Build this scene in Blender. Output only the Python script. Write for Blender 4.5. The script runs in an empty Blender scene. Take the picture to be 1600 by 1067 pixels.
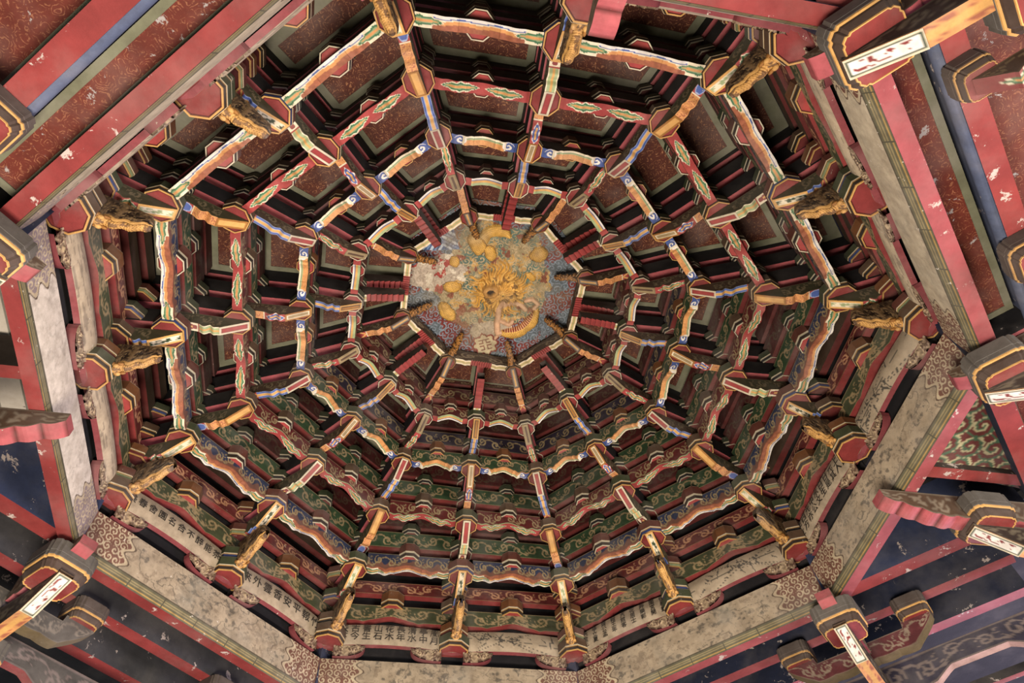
import bpy, math
import numpy as np
from mathutils import Vector, Matrix

scn = bpy.context.scene
H0 = 5.30                      # height of the octagon lintel ring above the floor
# ------------------------------------------------------------------ camera
M = np.array([[0.97400729, -0.21982009, -0.05467106],
              [0.21353143, 0.81048367, 0.54545444],
              [-0.07559184, -0.54295059, 0.83635551]])      # rows: right, up, forward
flip = np.array([1, -1, 1.0])
r_, u_, f_ = M[0] * flip, M[1] * flip, M[2] * flip
cam = bpy.data.cameras.new('camera'); camo = bpy.data.objects.new('camera', cam)
scn.collection.objects.link(camo)
CAMP = (0.5262, -2.9449, H0 - 3.7050)
camo.matrix_world = Matrix(((r_[0], u_[0], -f_[0], CAMP[0]), (r_[1], u_[1], -f_[1], CAMP[1]),
                            (r_[2], u_[2], -f_[2], CAMP[2]), (0, 0, 0, 1)))
cam.sensor_width = 36.0; cam.lens = 1150.9 / 1600 * 36.0; cam.clip_start = 0.05
scn.camera = camo
# ------------------------------------------------------------------ light
scn.view_settings.view_transform = 'Standard'; scn.view_settings.look = 'None'
scn.view_settings.gamma = 1; scn.view_settings.use_curve_mapping = False
scn.view_settings.exposure = 1.15
w = bpy.data.worlds.new('world'); scn.world = w; w.use_nodes = True
w.node_tree.nodes['Background'].inputs[0].default_value = (0.80, 0.88, 1.0, 1)
w.node_tree.nodes['Background'].inputs[1].default_value = 0.20

def area(name, loc, target, size, power, col):
    l = bpy.data.lights.new(name, 'AREA'); l.shape = 'RECTANGLE'; l.size, l.size_y = size
    l.energy = power; l.color = col
    o = bpy.data.objects.new(name, l); scn.collection.objects.link(o); o.location = loc
    d = Vector(target) - Vector(loc); o.rotation_euler = d.to_track_quat('-Z', 'Y').to_euler()
    return o
area('courtyard_daylight', (6.5, -2.5, 1.3), (0, 0, H0), (3.5, 2.2), 260, (1.0, 0.93, 0.88))
area('hall_daylight', (-0.5, -1.5, 0.4), (0, 0.3, H0 + 0.5), (2.2, 1.6), 250, (1.0, 0.90, 0.80))
area('gate_daylight', (5.5, 6.0, 1.8), (1.8, 2.6, H0 - .3), (2.5, 2.0), 230, (0.78, 0.70, 1.0))

# ------------------------------------------------------------------ helpers
rng = np.random.RandomState(7)
def C(h):
    h = h.lstrip('#'); v = np.array([int(h[i:i + 2], 16) for i in (0, 2, 4)]) / 255.
    return np.where(v <= .04045, v / 12.92, ((v + .055) / 1.055) ** 2.4)
RED = C('7e302d'); DRED = C('561f1b'); BRIGHT = C('963c38'); PINK = C('95484a'); GOLD = C('cb9b58'); DGOLD = C('96662f')
CREAM = C('dccfb0'); TAN = C('94805c'); GREEN = C('3c6a48'); LGREEN = C('9aa678'); DGREEN = C('2a3d24'); NAVY = C('2a3147')
BLUE = C('465a94'); LBLUE = C('94a2bd'); BROWN = C('54402f'); DBROWN = C('31261e'); TERRA = C('9c5d42'); ORANGE = C('c78d55')
DARK = C('1d1b1c'); WHITE = C('dcd5c8'); BEIGE = C('9f8f77'); GREY = C('7d766c'); INK = C('4b463e')  # pale underside paints raised and DARK lowered to mimic light from below

def _h(i, j, k):
    n = (i * 374761393 + j * 668265263 + k * 974634777) & 0x7fffffff
    n = ((n ^ (n >> 13)) * 1274126177) & 0x7fffffff
    return ((n ^ (n >> 16)) & 0xffff) / 65535.
def vnoise(x, y, seed=0):
    xi = np.floor(x).astype(np.int64); yi = np.floor(y).astype(np.int64); fx = x - xi; fy = y - yi
    fx = fx * fx * (3 - 2 * fx); fy = fy * fy * (3 - 2 * fy)
    a = _h(xi, yi, seed); b = _h(xi + 1, yi, seed); c = _h(xi, yi + 1, seed); d = _h(xi + 1, yi + 1, seed)
    return (a * (1 - fx) + b * fx) * (1 - fy) + (c * (1 - fx) + d * fx) * fy
def fbm(x, y, seed=0, o=4):
    t = 0; a = .5
    for i in range(o):
        t = t + a * vnoise(x * 2 ** i, y * 2 ** i, seed + i); a *= .5
    return t / (1 - .5 ** o)
def lay(col, mask, c):
    m = np.clip(mask, 0, 1)[..., None]
    return col * (1 - m) + np.asarray(c) * m
def flat(c): return lambda s, t: np.ones(s.shape + (3,)) * c
def scroll(x, y, cx, cy, R, sgn=1, turns=1.4, ph=0., wd=.22):
    dx, dy = (x - cx) * sgn, y - cy
    r = np.hypot(dx, dy); th = np.arctan2(dy, dx)
    f = (r / R * turns - th / (2 * np.pi) + ph) % 1.0
    return ((np.abs(f - .5) < wd) & (r < R)).astype(float)

class MB:
    """mesh from coloured grids"""
    def __init__(s): s.V = []; s.F = []; s.Cc = []; s.n = 0; s.mi = []
    def grid(s, P, col, m=0, closed=False):
        nu, nv = P.shape[:2]
        col = np.broadcast_to(col, (nu, nv, 3))
        s.V.append(P.reshape(-1, 3)); s.Cc.append(col.reshape(-1, 3))
        i = np.arange(nu * nv).reshape(nu, nv) + s.n
        if closed: i = np.concatenate([i, i[:, :1]], 1)
        q = np.stack([i[:-1, :-1], i[1:, :-1], i[1:, 1:], i[:-1, 1:]], -1).reshape(-1, 4)
        s.F.append(q); s.mi.append(np.full(len(q), m)); s.n += nu * nv
    def box(s, x0, x1, y0, y1, z0, z1, col, cols=None, m=0):
        cols = cols or {}
        def g(a, b, c, d, key):
            s.grid(np.array([[a, b], [d, c]], float), cols.get(key, col), m)
        g((x0, y0, z0), (x0, y1, z0), (x1, y1, z0), (x1, y0, z0), 'b')
        g((x0, y0, z1), (x0, y1, z1), (x1, y1, z1), (x1, y0, z1), 't')
        g((x0, y0, z0), (x0, y0, z1), (x1, y0, z1), (x1, y0, z0), 'y0')
        g((x0, y1, z0), (x0, y1, z1), (x1, y1, z1), (x1, y1, z0), 'y1')
        g((x0, y0, z0), (x0, y0, z1), (x0, y1, z1), (x0, y1, z0), 'x0')
        g((x1, y0, z0), (x1, y0, z1), (x1, y1, z1), (x1, y1, z0), 'x1')
    def lathe8(s, prof, N=8, rot=.5, sx=1, sy=1, sub=1):
        """prof: list of (r,z,colour); polygonal prism rings"""
        a = (np.arange(N * sub) / sub)
        base = np.floor(a); fr = a - base
        def pt(k): return np.stack([np.cos((k + rot) * 2 * np.pi / N), np.sin((k + rot) * 2 * np.pi / N)], -1)
        ring = pt(base) * (1 - fr)[:, None] + pt(base + 1) * fr[:, None]
        for (r0, z0, c0), (r1, z1, c1) in zip(prof[:-1], prof[1:]):
            P = np.zeros((2, N * sub, 3))
            for q, (r, z) in enumerate(((r0, z0), (r1, z1))):
                P[q, :, 0] = ring[:, 0] * r * sx; P[q, :, 1] = ring[:, 1] * r * sy; P[q, :, 2] = z
            col = c1(N * sub) if callable(c1) else c1
            s.grid(P, col, closed=True)
    def mesh(s, name, mats, smooth=False):
        V = np.concatenate(s.V); F = np.concatenate(s.F); c = np.concatenate(s.Cc); mi = np.concatenate(s.mi)
        me = bpy.data.meshes.new(name)
        me.vertices.add(len(V)); me.vertices.foreach_set('co', V.astype(np.float32).ravel())
        me.loops.add(F.size); me.loops.foreach_set('vertex_index', F.astype(np.int32).ravel())
        me.polygons.add(len(F)); me.polygons.foreach_set('loop_start', np.arange(0, F.size, 4, dtype=np.int32))
        me.polygons.foreach_set('material_index', mi.astype(np.int32))
        me.polygons.foreach_set('use_smooth', np.full(len(F), smooth))
        a = me.color_attributes.new('Col', 'FLOAT_COLOR', 'POINT')
        a.data.foreach_set('color', np.concatenate([c, np.ones((len(c), 1))], 1).astype(np.float32).ravel())
        for m_ in (mats if isinstance(mats, (list, tuple)) else [mats]): me.materials.append(m_)
        me.update(); me.validate(); return me

# ------------------------------------------------------------------ materials
def material(name, rough=.75, wear=0., wearcol=GREY, scale=6., dust=.25, bump=.25, col=None, metal=0., grain=None, swirl=None):
    m = bpy.data.materials.new(name); m.use_nodes = True; nt = m.node_tree; N = nt.nodes; L = nt.links
    b = N['Principled BSDF']; b.inputs['Roughness'].default_value = rough; b.inputs['Metallic'].default_value = metal
    b.inputs['Specular IOR Level'].default_value = .25
    def mix(fac, a, c, mode='MIX'):
        x = N.new('ShaderNodeMix'); x.data_type = 'RGBA'; x.blend_type = mode
        for sock, v in ((x.inputs[0], fac), (x.inputs[6], a), (x.inputs[7], c)):
            if hasattr(v, 'links'): L.new(v, sock)
            else: sock.default_value = v if isinstance(v, (int, float)) else (*[float(q) for q in v], 1)
        return x.outputs[2]
    def noise(sc, det=4, rgh=.6, vec=None, dist=0):
        n = N.new('ShaderNodeTexNoise'); n.inputs['Scale'].default_value = sc; n.inputs['Detail'].default_value = det
        n.inputs['Roughness'].default_value = rgh; n.inputs['Distortion'].default_value = dist
        L.new(vec, n.inputs['Vector']); return n.outputs[0]
    def ramp(v, a, c):
        q = N.new('ShaderNodeMapRange'); q.inputs[1].default_value = a; q.inputs[2].default_value = c
        q.interpolation_type = 'SMOOTHSTEP'; L.new(v, q.inputs[0]); return q.outputs[0]
    geo = N.new('ShaderNodeNewGeometry'); pos = geo.outputs['Position']
    if col is None:
        at = N.new('ShaderNodeAttribute'); at.attribute_name = 'Col'; c = at.outputs['Color']
    else:
        c = mix(1.0, col, col)
    n1 = noise(scale, 6, .65, pos)
    if swirl is not None:          # gilded cloud scrolls drawn over the ground colour
        v = N.new('ShaderNodeTexVoronoi'); v.feature = 'F1'; v.inputs['Scale'].default_value = swirl[0]
        nd = N.new('ShaderNodeVectorMath'); nd.operation = 'ADD'
        nz = N.new('ShaderNodeTexNoise'); nz.inputs['Scale'].default_value = swirl[0] * 1.6; nz.inputs['Detail'].default_value = 3
        L.new(pos, nz.inputs['Vector'])
        sc = N.new('ShaderNodeVectorMath'); sc.operation = 'SCALE'; sc.inputs[3].default_value = .45 / swirl[0] * 1.6
        L.new(nz.outputs['Color'], sc.inputs[0]); L.new(pos, nd.inputs[0]); L.new(sc.outputs[0], nd.inputs[1])
        L.new(nd.outputs[0], v.inputs['Vector'])
        mu = N.new('ShaderNodeMath'); mu.operation = 'MULTIPLY'; mu.inputs[1].default_value = 34.; L.new(v.outputs['Distance'], mu.inputs[0])
        si = N.new('ShaderNodeMath'); si.operation = 'SINE'; L.new(mu.outputs[0], si.inputs[0])
        f = ramp(si.outputs[0], .45, .95)
        br = ramp(noise(swirl[0] * 3, 3, .6, pos), .42, .62)
        mm = N.new('ShaderNodeMath'); mm.operation = 'MULTIPLY'; L.new(f, mm.inputs[0]); L.new(br, mm.inputs[1])
        m2 = N.new('ShaderNodeMath'); m2.operation = 'MULTIPLY'; L.new(mm.outputs[0], m2.inputs[0]); m2.inputs[1].default_value = swirl[2]
        c = mix(m2.outputs[0], c, swirl[1])
    # tone variation, dust, peeling
    lo = ramp(n1, .25, .75)
    dk = mix(1.0, c, (.62, .60, .58), 'MULTIPLY')
    c = mix(lo, dk, c)
    n2 = noise(2.3, 5, .6, pos)
    dm = N.new('ShaderNodeMath'); dm.operation = 'MULTIPLY'; L.new(ramp(n2, .42, .7), dm.inputs[0]); dm.inputs[1].default_value = dust
    c = mix(dm.outputs[0], c, (.27, .235, .20))
    n3 = noise(scale * 1.7, 8, .72, pos, .3)
    if wear > 0:
        c = mix(ramp(n3, .70 - wear, .725 - wear), c, wearcol)
    L.new(c, b.inputs['Base Color'])
    bp_ = N.new('ShaderNodeBump'); bp_.inputs['Strength'].default_value = bump; bp_.inputs['Distance'].default_value = .006
    L.new(noise(scale * 7, 5, .7, pos), bp_.inputs['Height']); L.new(bp_.outputs[0], b.inputs['Normal'])
    return m
MP = material('painted_timber', wear=.03, wearcol=C('9a9080'), scale=9, dust=.22)
MPW = material('peeling_painted_timber', wear=.085, wearcol=C('a99b90'), scale=4.5, dust=.15)
MPL = material('limewashed_painting', wear=.05, wearcol=C('c9bfae'), scale=12, dust=.18, rough=.85)
MDK = material('dark_timber', dust=.10, scale=8)  # lightly dusted timber showing each mesh's own dark colours
MG = material('gilded_carving', rough=.5, metal=.12, dust=.3, scale=20, bump=.6)
MCP = material('brocade_ceiling_board', col=C('4f2416'), dust=.2, wear=.02, wearcol=C('8f877c'), swirl=(14., C('a5714b'), .8))
MCPL = material('peeling_brocade_ceiling_board', col=C('64291c'), dust=.15, wear=.085, wearcol=C('958d88'), scale=6, swirl=(15., C('a8704e'), .6))
MBR = material('grey_green_border', col=C('6d6c55'), dust=.3, wear=.01)
MFL = material('stone_floor', col=C('a3917f'), scale=2)
MPLS = material('whitewashed_plank', col=C('b5ac9c'), wear=.05, wearcol=C('5c5248'), scale=3)

def obj(name, me, parent=None, loc=(0, 0, 0), rz=0, sc=(1, 1, 1), label=None, cat=None, group=None, kind=None):
    o = bpy.data.objects.new(name, me); scn.collection.objects.link(o)
    o.location = loc; o.rotation_euler = (0, 0, rz); o.scale = sc
    if parent is not None: o.parent = parent
    if label: o['label'] = label
    if cat: o['category'] = cat
    if group: o['group'] = group
    if kind: o['kind'] = kind
    return o

# ------------------------------------------------------------------ measured layout
ND = {
 "A": [(-.002,2.368),(.834,2.031),(1.673,1.652),(2.032,.841),(2.381,-.014),(2.064,-.861),(1.679,-1.69),(.856,-2.009),(.01,-2.38),(-.811,-2.024),(-1.645,-1.676),(-2.019,-.821),(-2.367,-.012),(-2.029,.852),(-1.661,1.687),(-.82,2.033)],
 "B": [(-.006,1.965),(.694,1.681),(1.38,1.375),(1.671,.681),(1.96,-.014),(1.689,-.722),(1.39,-1.373),(.703,-1.662),(.007,-1.998),(-.676,-1.69),(-1.357,-1.361),(-1.676,-.693),(-1.975,-.012),(-1.688,.695),(-1.383,1.417),(-.683,1.697)],
 "C": [(-.008,1.549),(.54,1.32),(1.086,1.082),(1.334,.532),(1.551,.002),(1.346,-.542),(1.098,-1.114),(.553,-1.352),(.005,-1.537),(-.529,-1.292),(-1.073,-1.065),(-1.333,-.529),(-1.558,-.018),(-1.329,.557),(-1.087,1.099),(-.557,1.328)],
 "D": [(-.01,1.157),(.409,.997),(.797,.824),(.986,.418),(1.154,-.005),(.999,-.413),(.815,-.811),(.412,-.981),(0,-1.163),(-.403,-.988),(-.817,-.817),(-1.007,-.407),(-1.179,-.006),(-1.017,.401),(-.834,.806),(-.393,1.01)],
 "E": [(-.015,.741),None,(.5,.551),None,(.766,-.003),None,(.537,-.55),None,(-.001,-.761),None,(-.529,-.51),None,(-.769,.009),None,(-.551,.539),None],
 "0": [(0,2.7),(.955,2.305),(1.917,1.89),(2.312,.963),(2.694,.017),(2.281,-.934),(1.902,-1.899),(.944,-2.33),(.001,-2.699),(-.954,-2.334),(-1.883,-1.906),(-2.321,-.972),(-2.702,-.018),(-2.315,.962),(-1.893,1.914),(-.961,2.314)]}
HT = {'0': 0., 'A': .488, 'B': .738, 'C': .981, 'D': 1.208, 'E': 1.505}
PAN = {'A': 1.20, 'B': 1.37, 'C': 1.485, 'D': 1.64, 'E': 1.76}    # board above the bay that ends at this ring
DR = {'0': .135, 'A': .118, 'B': .105, 'C': .093, 'D': .083, 'E': .075}
RINGS = 'ABCDE'
RN = {'0': 'wall foot', 'A': 'outermost web ring', 'B': 'second web ring', 'C': 'third web ring', 'D': 'fourth web ring', 'E': 'innermost web ring'}
CLK = ['quarter past eleven', 'half past twelve', 'half past one', 'half past two', 'three', 'quarter to four', 'quarter past four', 'five', 'half past five',
       'quarter past six', 'seven', 'half past seven', 'quarter past eight', 'quarter to nine', 'half past nine', 'quarter past ten']
P_ = .245
def nd(k, j):
    q = ND[k][j % 16]
    if q is None:                 # middle of an innermost ring side
        a, b = ND[k][(j - 1) % 16], ND[k][(j + 1) % 16]; q = ((a[0] + b[0]) / 2, (a[1] + b[1]) / 2)
    return np.array([q[0], -q[1]])
def frame(a, b):
    d = b - a; return math.hypot(*d), math.atan2(d[1], d[0])

# ------------------------------------------------------------------ painting
def leaf(s, t, c, hw, col):
    u = (s - c) / hw; w = (1 - np.abs(u) ** 1.7) * 1.0
    edge = w * (.88 + .12 * np.cos(u * 15)) * 1.04
    col = lay(col, (np.abs(t) < edge) & (np.abs(u) < 1), CREAM)
    col = lay(col, (np.abs(t) < edge * .74) & (np.abs(u) < .92), GREEN)
    col = lay(col, (np.abs(t) < edge * .40) & (np.abs(u) < .8), LGREEN * .7 + GREEN * .3)
    return lay(col, (np.abs(t) < edge * .22) & (np.abs(u) < .72), ORANGE)
def ring_under(k):
    def f(s, t):                  # t: -1 outer .. 1 inner
        if k == 'A':
            c = np.ones(s.shape + (3,)) * TERRA * .9
            n = vnoise(s * 60, t * 3, 3)[..., None]; c = c * (.8 + .4 * n)
            wv = t + .12 * np.sin(s * 22)
            c = lay(c, wv < .15, ORANGE); c = lay(c, wv < -.35, CREAM); c = lay(c, wv < -.5, BLUE); c = lay(c, wv < -.66, WHITE)
            for x in (0.04, .96):
                c = leaf(s, t, x, .19, lay(c, np.abs(s - x) < .10, CREAM))
        elif k == 'B':
            c = np.ones(s.shape + (3,)) * BRIGHT; c = leaf(s, t, .27, .2, c); c = leaf(s, t, .73, .2, c)
        elif k == 'C':
            c = np.ones(s.shape + (3,)) * ORANGE; c = c * (.82 + .36 * vnoise(s * 70, t * 4, 5)[..., None])
            c = lay(c, t < -.2, LGREEN); c = lay(c, t < -.4, GREEN); c = lay(c, t < -.62, CREAM)
            e = (s < .17) | (s > .83); c = lay(c, e, BLUE * .8)
            for x, sg in ((.14, -1), (.86, 1)):
                c = lay(c, scroll((s - x) * 6.5, t * .62, 0, 0, .62, sg, 1.3), WHITE)
                c = lay(c, np.abs(s - (.185 if x < .5 else .815)) < .012, CREAM)
        elif k == 'D':
            c = np.ones(s.shape + (3,)) * LGREEN; c = lay(c, t < .3, GOLD); c = lay(c, t < -.25, BLUE * .7 + GREY * .3); c = lay(c, t < -.6, WHITE)
            c = lay(c, (s < .15) | (s > .85), BRIGHT)
        else:
            c = np.ones(s.shape + (3,)) * CREAM; c = lay(c, np.abs(t) < .45, GOLD); c = lay(c, np.abs(t) < .15, LGREEN)
            c = lay(c, (s > .3) & (s < .7), BRIGHT)
        return c
    return f
def scrolls_face(base, line, L, H, n=5, seed=0, edge=True):
    """pale cloud scrolls on a board of length L and height H; s along, t 0..1 up"""
    def f(s, t):
        x = s * L; y = t * H
        c = np.ones(s.shape + (3,)) * base * (.85 + .3 * vnoise(x * 40, y * 40, seed))[..., None]
        p = max(H * .95, L / max(n * 2, 2)); k = np.floor(x / p); up = (k % 2) * 2 - 1
        cx = (k + .5) * p; cy = H * .5 + up * H * .08
        wave = H * .5 - H * .27 * np.cos(np.pi * x / p) * 1.0
        c = lay(c, np.abs(y - wave) < H * .040, line * .9)
        R = H * .31
        c = lay(c, scroll(x, y, cx, cy, R, up, 1.35, .1 * seed, .21), line)
        c = lay(c, scroll(x, y, (k + .5) * p + up * p * .42, H * .5 - up * H * .2, R * .55, -up, 1.2, .2, .2), line * .85)
        if edge: c = lay(c, (t < .05) | (t > .955), line * .8)
        return c
    return f
FACE = {'A': (NAVY, TAN), 'B': (DRED, TAN), 'C': (DGREEN, TAN), 'D': (DRED * .8, TAN), 'E': (BROWN * .7, C('8a7a60'))}

def tie_beam_mesh(k, L):
    """ornate lower beam of a ring: x 0..L, +y inner side; z local from ring height"""
    mb = MB(); nu = 161; s = np.linspace(0, 1, nu); w = {'A': .036, 'B': .033, 'C': .030, 'D': .027, 'E': .026}[k]
    zt = .172
    if k in 'ABC':
        arch = np.exp(-((s - .5) / .15) ** 2)
        zb = .012 + .045 * arch + .006 * np.cos(s * 2 * np.pi * 7) * (np.abs(s - .5) > .16) - .010 * np.exp(-((np.abs(s - .5) - .26) / .05) ** 2)
    elif k == 'D':
        zb = .020 + .040 * np.exp(-((s - .5) / .22) ** 2) - .012 * np.exp(-((np.abs(s - .5) - .33) / .06) ** 2)
    else:
        zb = .050 + .012 * ((np.floor(s * 44) % 2) * ((s > .3) & (s < .7))) - .012 * np.exp(-((np.abs(s - .5) - .3) / .04) ** 2)
    y = np.linspace(-w, w, 17); S, Y = np.meshgrid(s, y, indexing='ij')
    mb.grid(np.stack([S * L, Y, np.broadcast_to(zb[:, None], S.shape)], -1), ring_under(k)(S, Y / w))
    t = np.linspace(0, 1, 21); S, T = np.meshgrid(s, t, indexing='ij')
    Z = zb[:, None] * (1 - T) + (zt) * T
    base, line = FACE[k]
    fc = scrolls_face(base, line, L, .15, 5, 3)(S, T)
    if k == 'A': fc = lay(fc, (T < .42 + .10 * np.cos(S * 44)) & (fc[..., 2] > .02) & (fc[..., 0] < .06), C('6d4a3c'))
    if k in 'ABC':
        fc = lay(fc, T < .07, {'A': TERRA, 'B': LGREEN, 'C': ORANGE}[k]); 
    mb.grid(np.stack([S * L, np.full(S.shape, w), Z], -1), fc)
    so = np.ones(S.shape + (3,)) * DBROWN * .8; so = lay(so, scroll(S * L, T * .15, L * .5, .08, .05), BROWN)
    mb.grid(np.stack([S * L, np.full(S.shape, -w), Z], -1), so)
    mb.box(0, L, -w, w, zt, zt + .001, DBROWN)
    return mb.mesh('tie_beam_' + k, MP)

PANELC = {('A', 0): (GOLD, CREAM, LGREEN * .9), ('A', 1): (GOLD, CREAM, DGREEN), ('B', 0): (DGOLD, GOLD, GOLD), ('B', 1): (CREAM * .8, RED, BRIGHT),
          ('C', 0): (CREAM * .7, RED, BRIGHT * .9), ('C', 1): (DGOLD, CREAM, TAN), ('D', 0): (TAN * .8, TAN, BROWN), ('D', 1): (GOLD * .8, BROWN, DGOLD), ('E', 0): (BROWN, GREY, GOLD)}
def arm_under(k, mid):
    def f(s, t):       # s 0 at the outer block .. 1 at the inner tip of the shaft
        n = vnoise(s * 60, t * 4, 9)[..., None]
        c = np.ones(s.shape + (3,)) * BRIGHT * (.9 + .2 * n)
        at = np.abs(t)
        def stripes(c, a, b):
            m = (s > a) & (s < b); q = np.clip((s - a) / .1, 0, 1)
            c = lay(c, m, LBLUE); c = lay(c, m & (at < .86) & (at > .55), BLUE)
            c = lay(c, m & (at < .30), GOLD)
            c = lay(c, (s > a - .10) & (s < a + .02) & (np.abs(at - (a + .02 - s) / .12 * .95) < .22), GOLD); return c
        def orange(c, a, b):
            m = (s > a) & (s < b); c = lay(c, m, ORANGE * (.85 + .3 * n)); c = lay(c, m & (vnoise(s * 90, t * 6, 2) > .62) & (at < .75), TERRA)
            c = lay(c, m & ((s < a + .025) | (s > b - .025)), CREAM * .9); return c
        if k == 'A':
            if mid: c = stripes(c, .62, 1.1)
            else: c = leaf(s, t, .80, .22, c)
            c = lay(c, (s > .30) & (s < .34), DRED)
        elif k == 'B':
            if mid:
                c = lay(c, (s > .2) & (s < .52), CREAM); c = lay(c, (s > .22) & (s < .5) & (at < .75 * (1.2 - (s - .2) * 2.2)), RED)
                c = lay(c, (s > .22) & (s < .4) & (at < .2), GOLD)
                m = s > .55; c = lay(c, m, LGREEN); c = lay(c, m & (at > .82), CREAM); c = lay(c, m & (at < .25), GOLD)
            else:
                c = orange(c, .5, 1.1); u = (s - .36) / .13
                c = lay(c, (np.abs(u) < 1) & (at < 1 - np.abs(u) ** 2 * .6), LBLUE); c = lay(c, (np.abs(u) < .8) & (at < .8 - np.abs(u) ** 2 * .6), BLUE)
        elif k == 'C':
            if mid:
                c = orange(c, .02, .52); u = (s - .78) / .22
                c = lay(c, (np.abs(u) < 1) & (at < (1 - np.abs(u) ** 2) * (.85 + .15 * np.cos(u * 9))), WHITE)
                c = lay(c, (np.abs(u) < .85) & (at < .7 * (1 - np.abs(u) ** 2)), BLUE); c = lay(c, (np.abs(u) < .6) & (at < .22), GOLD)
            else: c = stripes(c, .30, 1.1)
        elif k == 'D':
            if mid: c = stripes(c, .32, 1.1)
            else: c = leaf(s, t, .58, .36, c)
        else:
            c = orange(c, .34, 1.1)
            c = lay(c, (s > .2) & (s < .34) & (np.abs(at - (.34 - s) / .14 * .95) < .25), GOLD)
        return c
    return f
def arm_mesh(k, mid, L):
    """bracket arm: x=0 outer node centre, x=L inner node centre; z=0 at the outer node height"""
    mb = MB(); w = {'A': .034, 'B': .032, 'C': .029, 'D': .027, 'E': .025}[k]; dz = HT[k] - (HT[RINGS[RINGS.index(k) - 1]] if k != 'A' else .245)
    zt = dz - .002; d = {'A': .135, 'B': .130, 'C': .120, 'D': .11, 'E': .11}[k]
    x1 = L - .085; xe = L + DR[k] * .80
    xs = np.linspace(0, x1, 140); s = xs / x1
    zb0 = dz - d
    zb = zb0 + .020 * (1 - s) - .020 * np.exp(-((s - .66) / .085) ** 2) - .010 * np.exp(-((s - .88) / .06) ** 2) + .012 * np.exp(-((s - .78) / .05) ** 2)
    y = np.linspace(-w, w, 15); S, Y = np.meshgrid(s, y, indexing='ij'); X = S * x1
    mb.grid(np.stack([X, Y, np.broadcast_to(zb[:, None], S.shape)], -1), arm_under(k, mid)(S, Y / w))
    # sloping end facet
    fx = np.linspace(x1, xe, 2)
    t = np.linspace(0, 1, 11); S, T = np.meshgrid(s, t, indexing='ij'); Z = zb[:, None] * (1 - T) + zt * T
    base = DGREEN * .55 + BROWN * .5 if k in 'AB' else BROWN * .75
    sc = scrolls_face(base, C('7a6c52'), x1, .13, 3, 5)(S, T)
    for sy in (-1, 1):
        mb.grid(np.stack([S * x1, np.full(S.shape, w * sy), Z], -1), sc)
        mb.grid(np.array([[[x1, w * sy, zb[-1]], [x1, w * sy, zt]], [[xe, w * sy, zt - .006], [xe, w * sy, zt]]]), base)
    mb.box(0, xe, -w, w, zt, zt + .001, DBROWN)
    me = mb.mesh('arm_' + k, MP)
    # painted cartouche on the facet: separate thin board
    pb = MB(); a = np.array([x1, 0, zb[-1]]); b = np.array([xe, 0, zt - .006]); ax = b - a; nn = np.array([ax[2], 0, -ax[0]]); nn /= np.linalg.norm(nn)
    S, T = np.meshgrid(np.linspace(0, 1, 25), np.linspace(-1, 1, 13), indexing='ij')
    bd, inner, core = PANELC[(k, 1 if mid else 0)]
    c = np.ones(S.shape + (3,)) * bd
    du = np.minimum(S, 1 - S) * np.linalg.norm(ax); dv = (1 - np.abs(T)) * w; dd = np.minimum(du, dv)
    c = lay(c, dd > .012, inner); c = lay(c, (dd > .018), core)
    if k in 'A': c = lay(c, (dd > .019) & (vnoise(S * 16, T * 5, 4) > .55), CREAM)
    Pp = a + S[..., None] * ax + T[..., None] * np.array([0, w * .985, 0]) + nn * .003
    pb.grid(Pp, c); pb.grid(Pp[[0, -1]][:, [0, -1]] - nn * .004, bd)
    return me, pb.mesh('cartouche_' + k, MP)

def block_meshes(name, r, h, body, rim, red=RED, band=None):
    """octagonal bearing block: red underside, painted rim, vertical cap"""
    b = MB(); edge = CREAM * .55 + TAN * .3
    b.lathe8([(0, .004, red), (r * .80, .004, red), (r * .82, .002, DRED), (r * .86, .0, DRED)])
    b.lathe8([(r * .97, h * .30, body), (r, h * .34, edge), (r, h * .38, edge), (r, h * .40, body), (r, h * .97, body), (r * .985, h, edge), (0, h, DBROWN)])
    t = MB(); band = band if band is not None else DBROWN
    t.lathe8([(r * .85, .001, rim), (r * .86, -.003, rim), (r * .93, -.003, rim), (r * .935, .004, rim), (r * .955, h * .10, band), (r * .975, h * .24, band),
              (r * .985, h * .31, rim * .8), (r * .96, h * .32, rim * .8)], sub=1)
    return b.mesh(name, MP), t.mesh(name + '_rim', MP)

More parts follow.
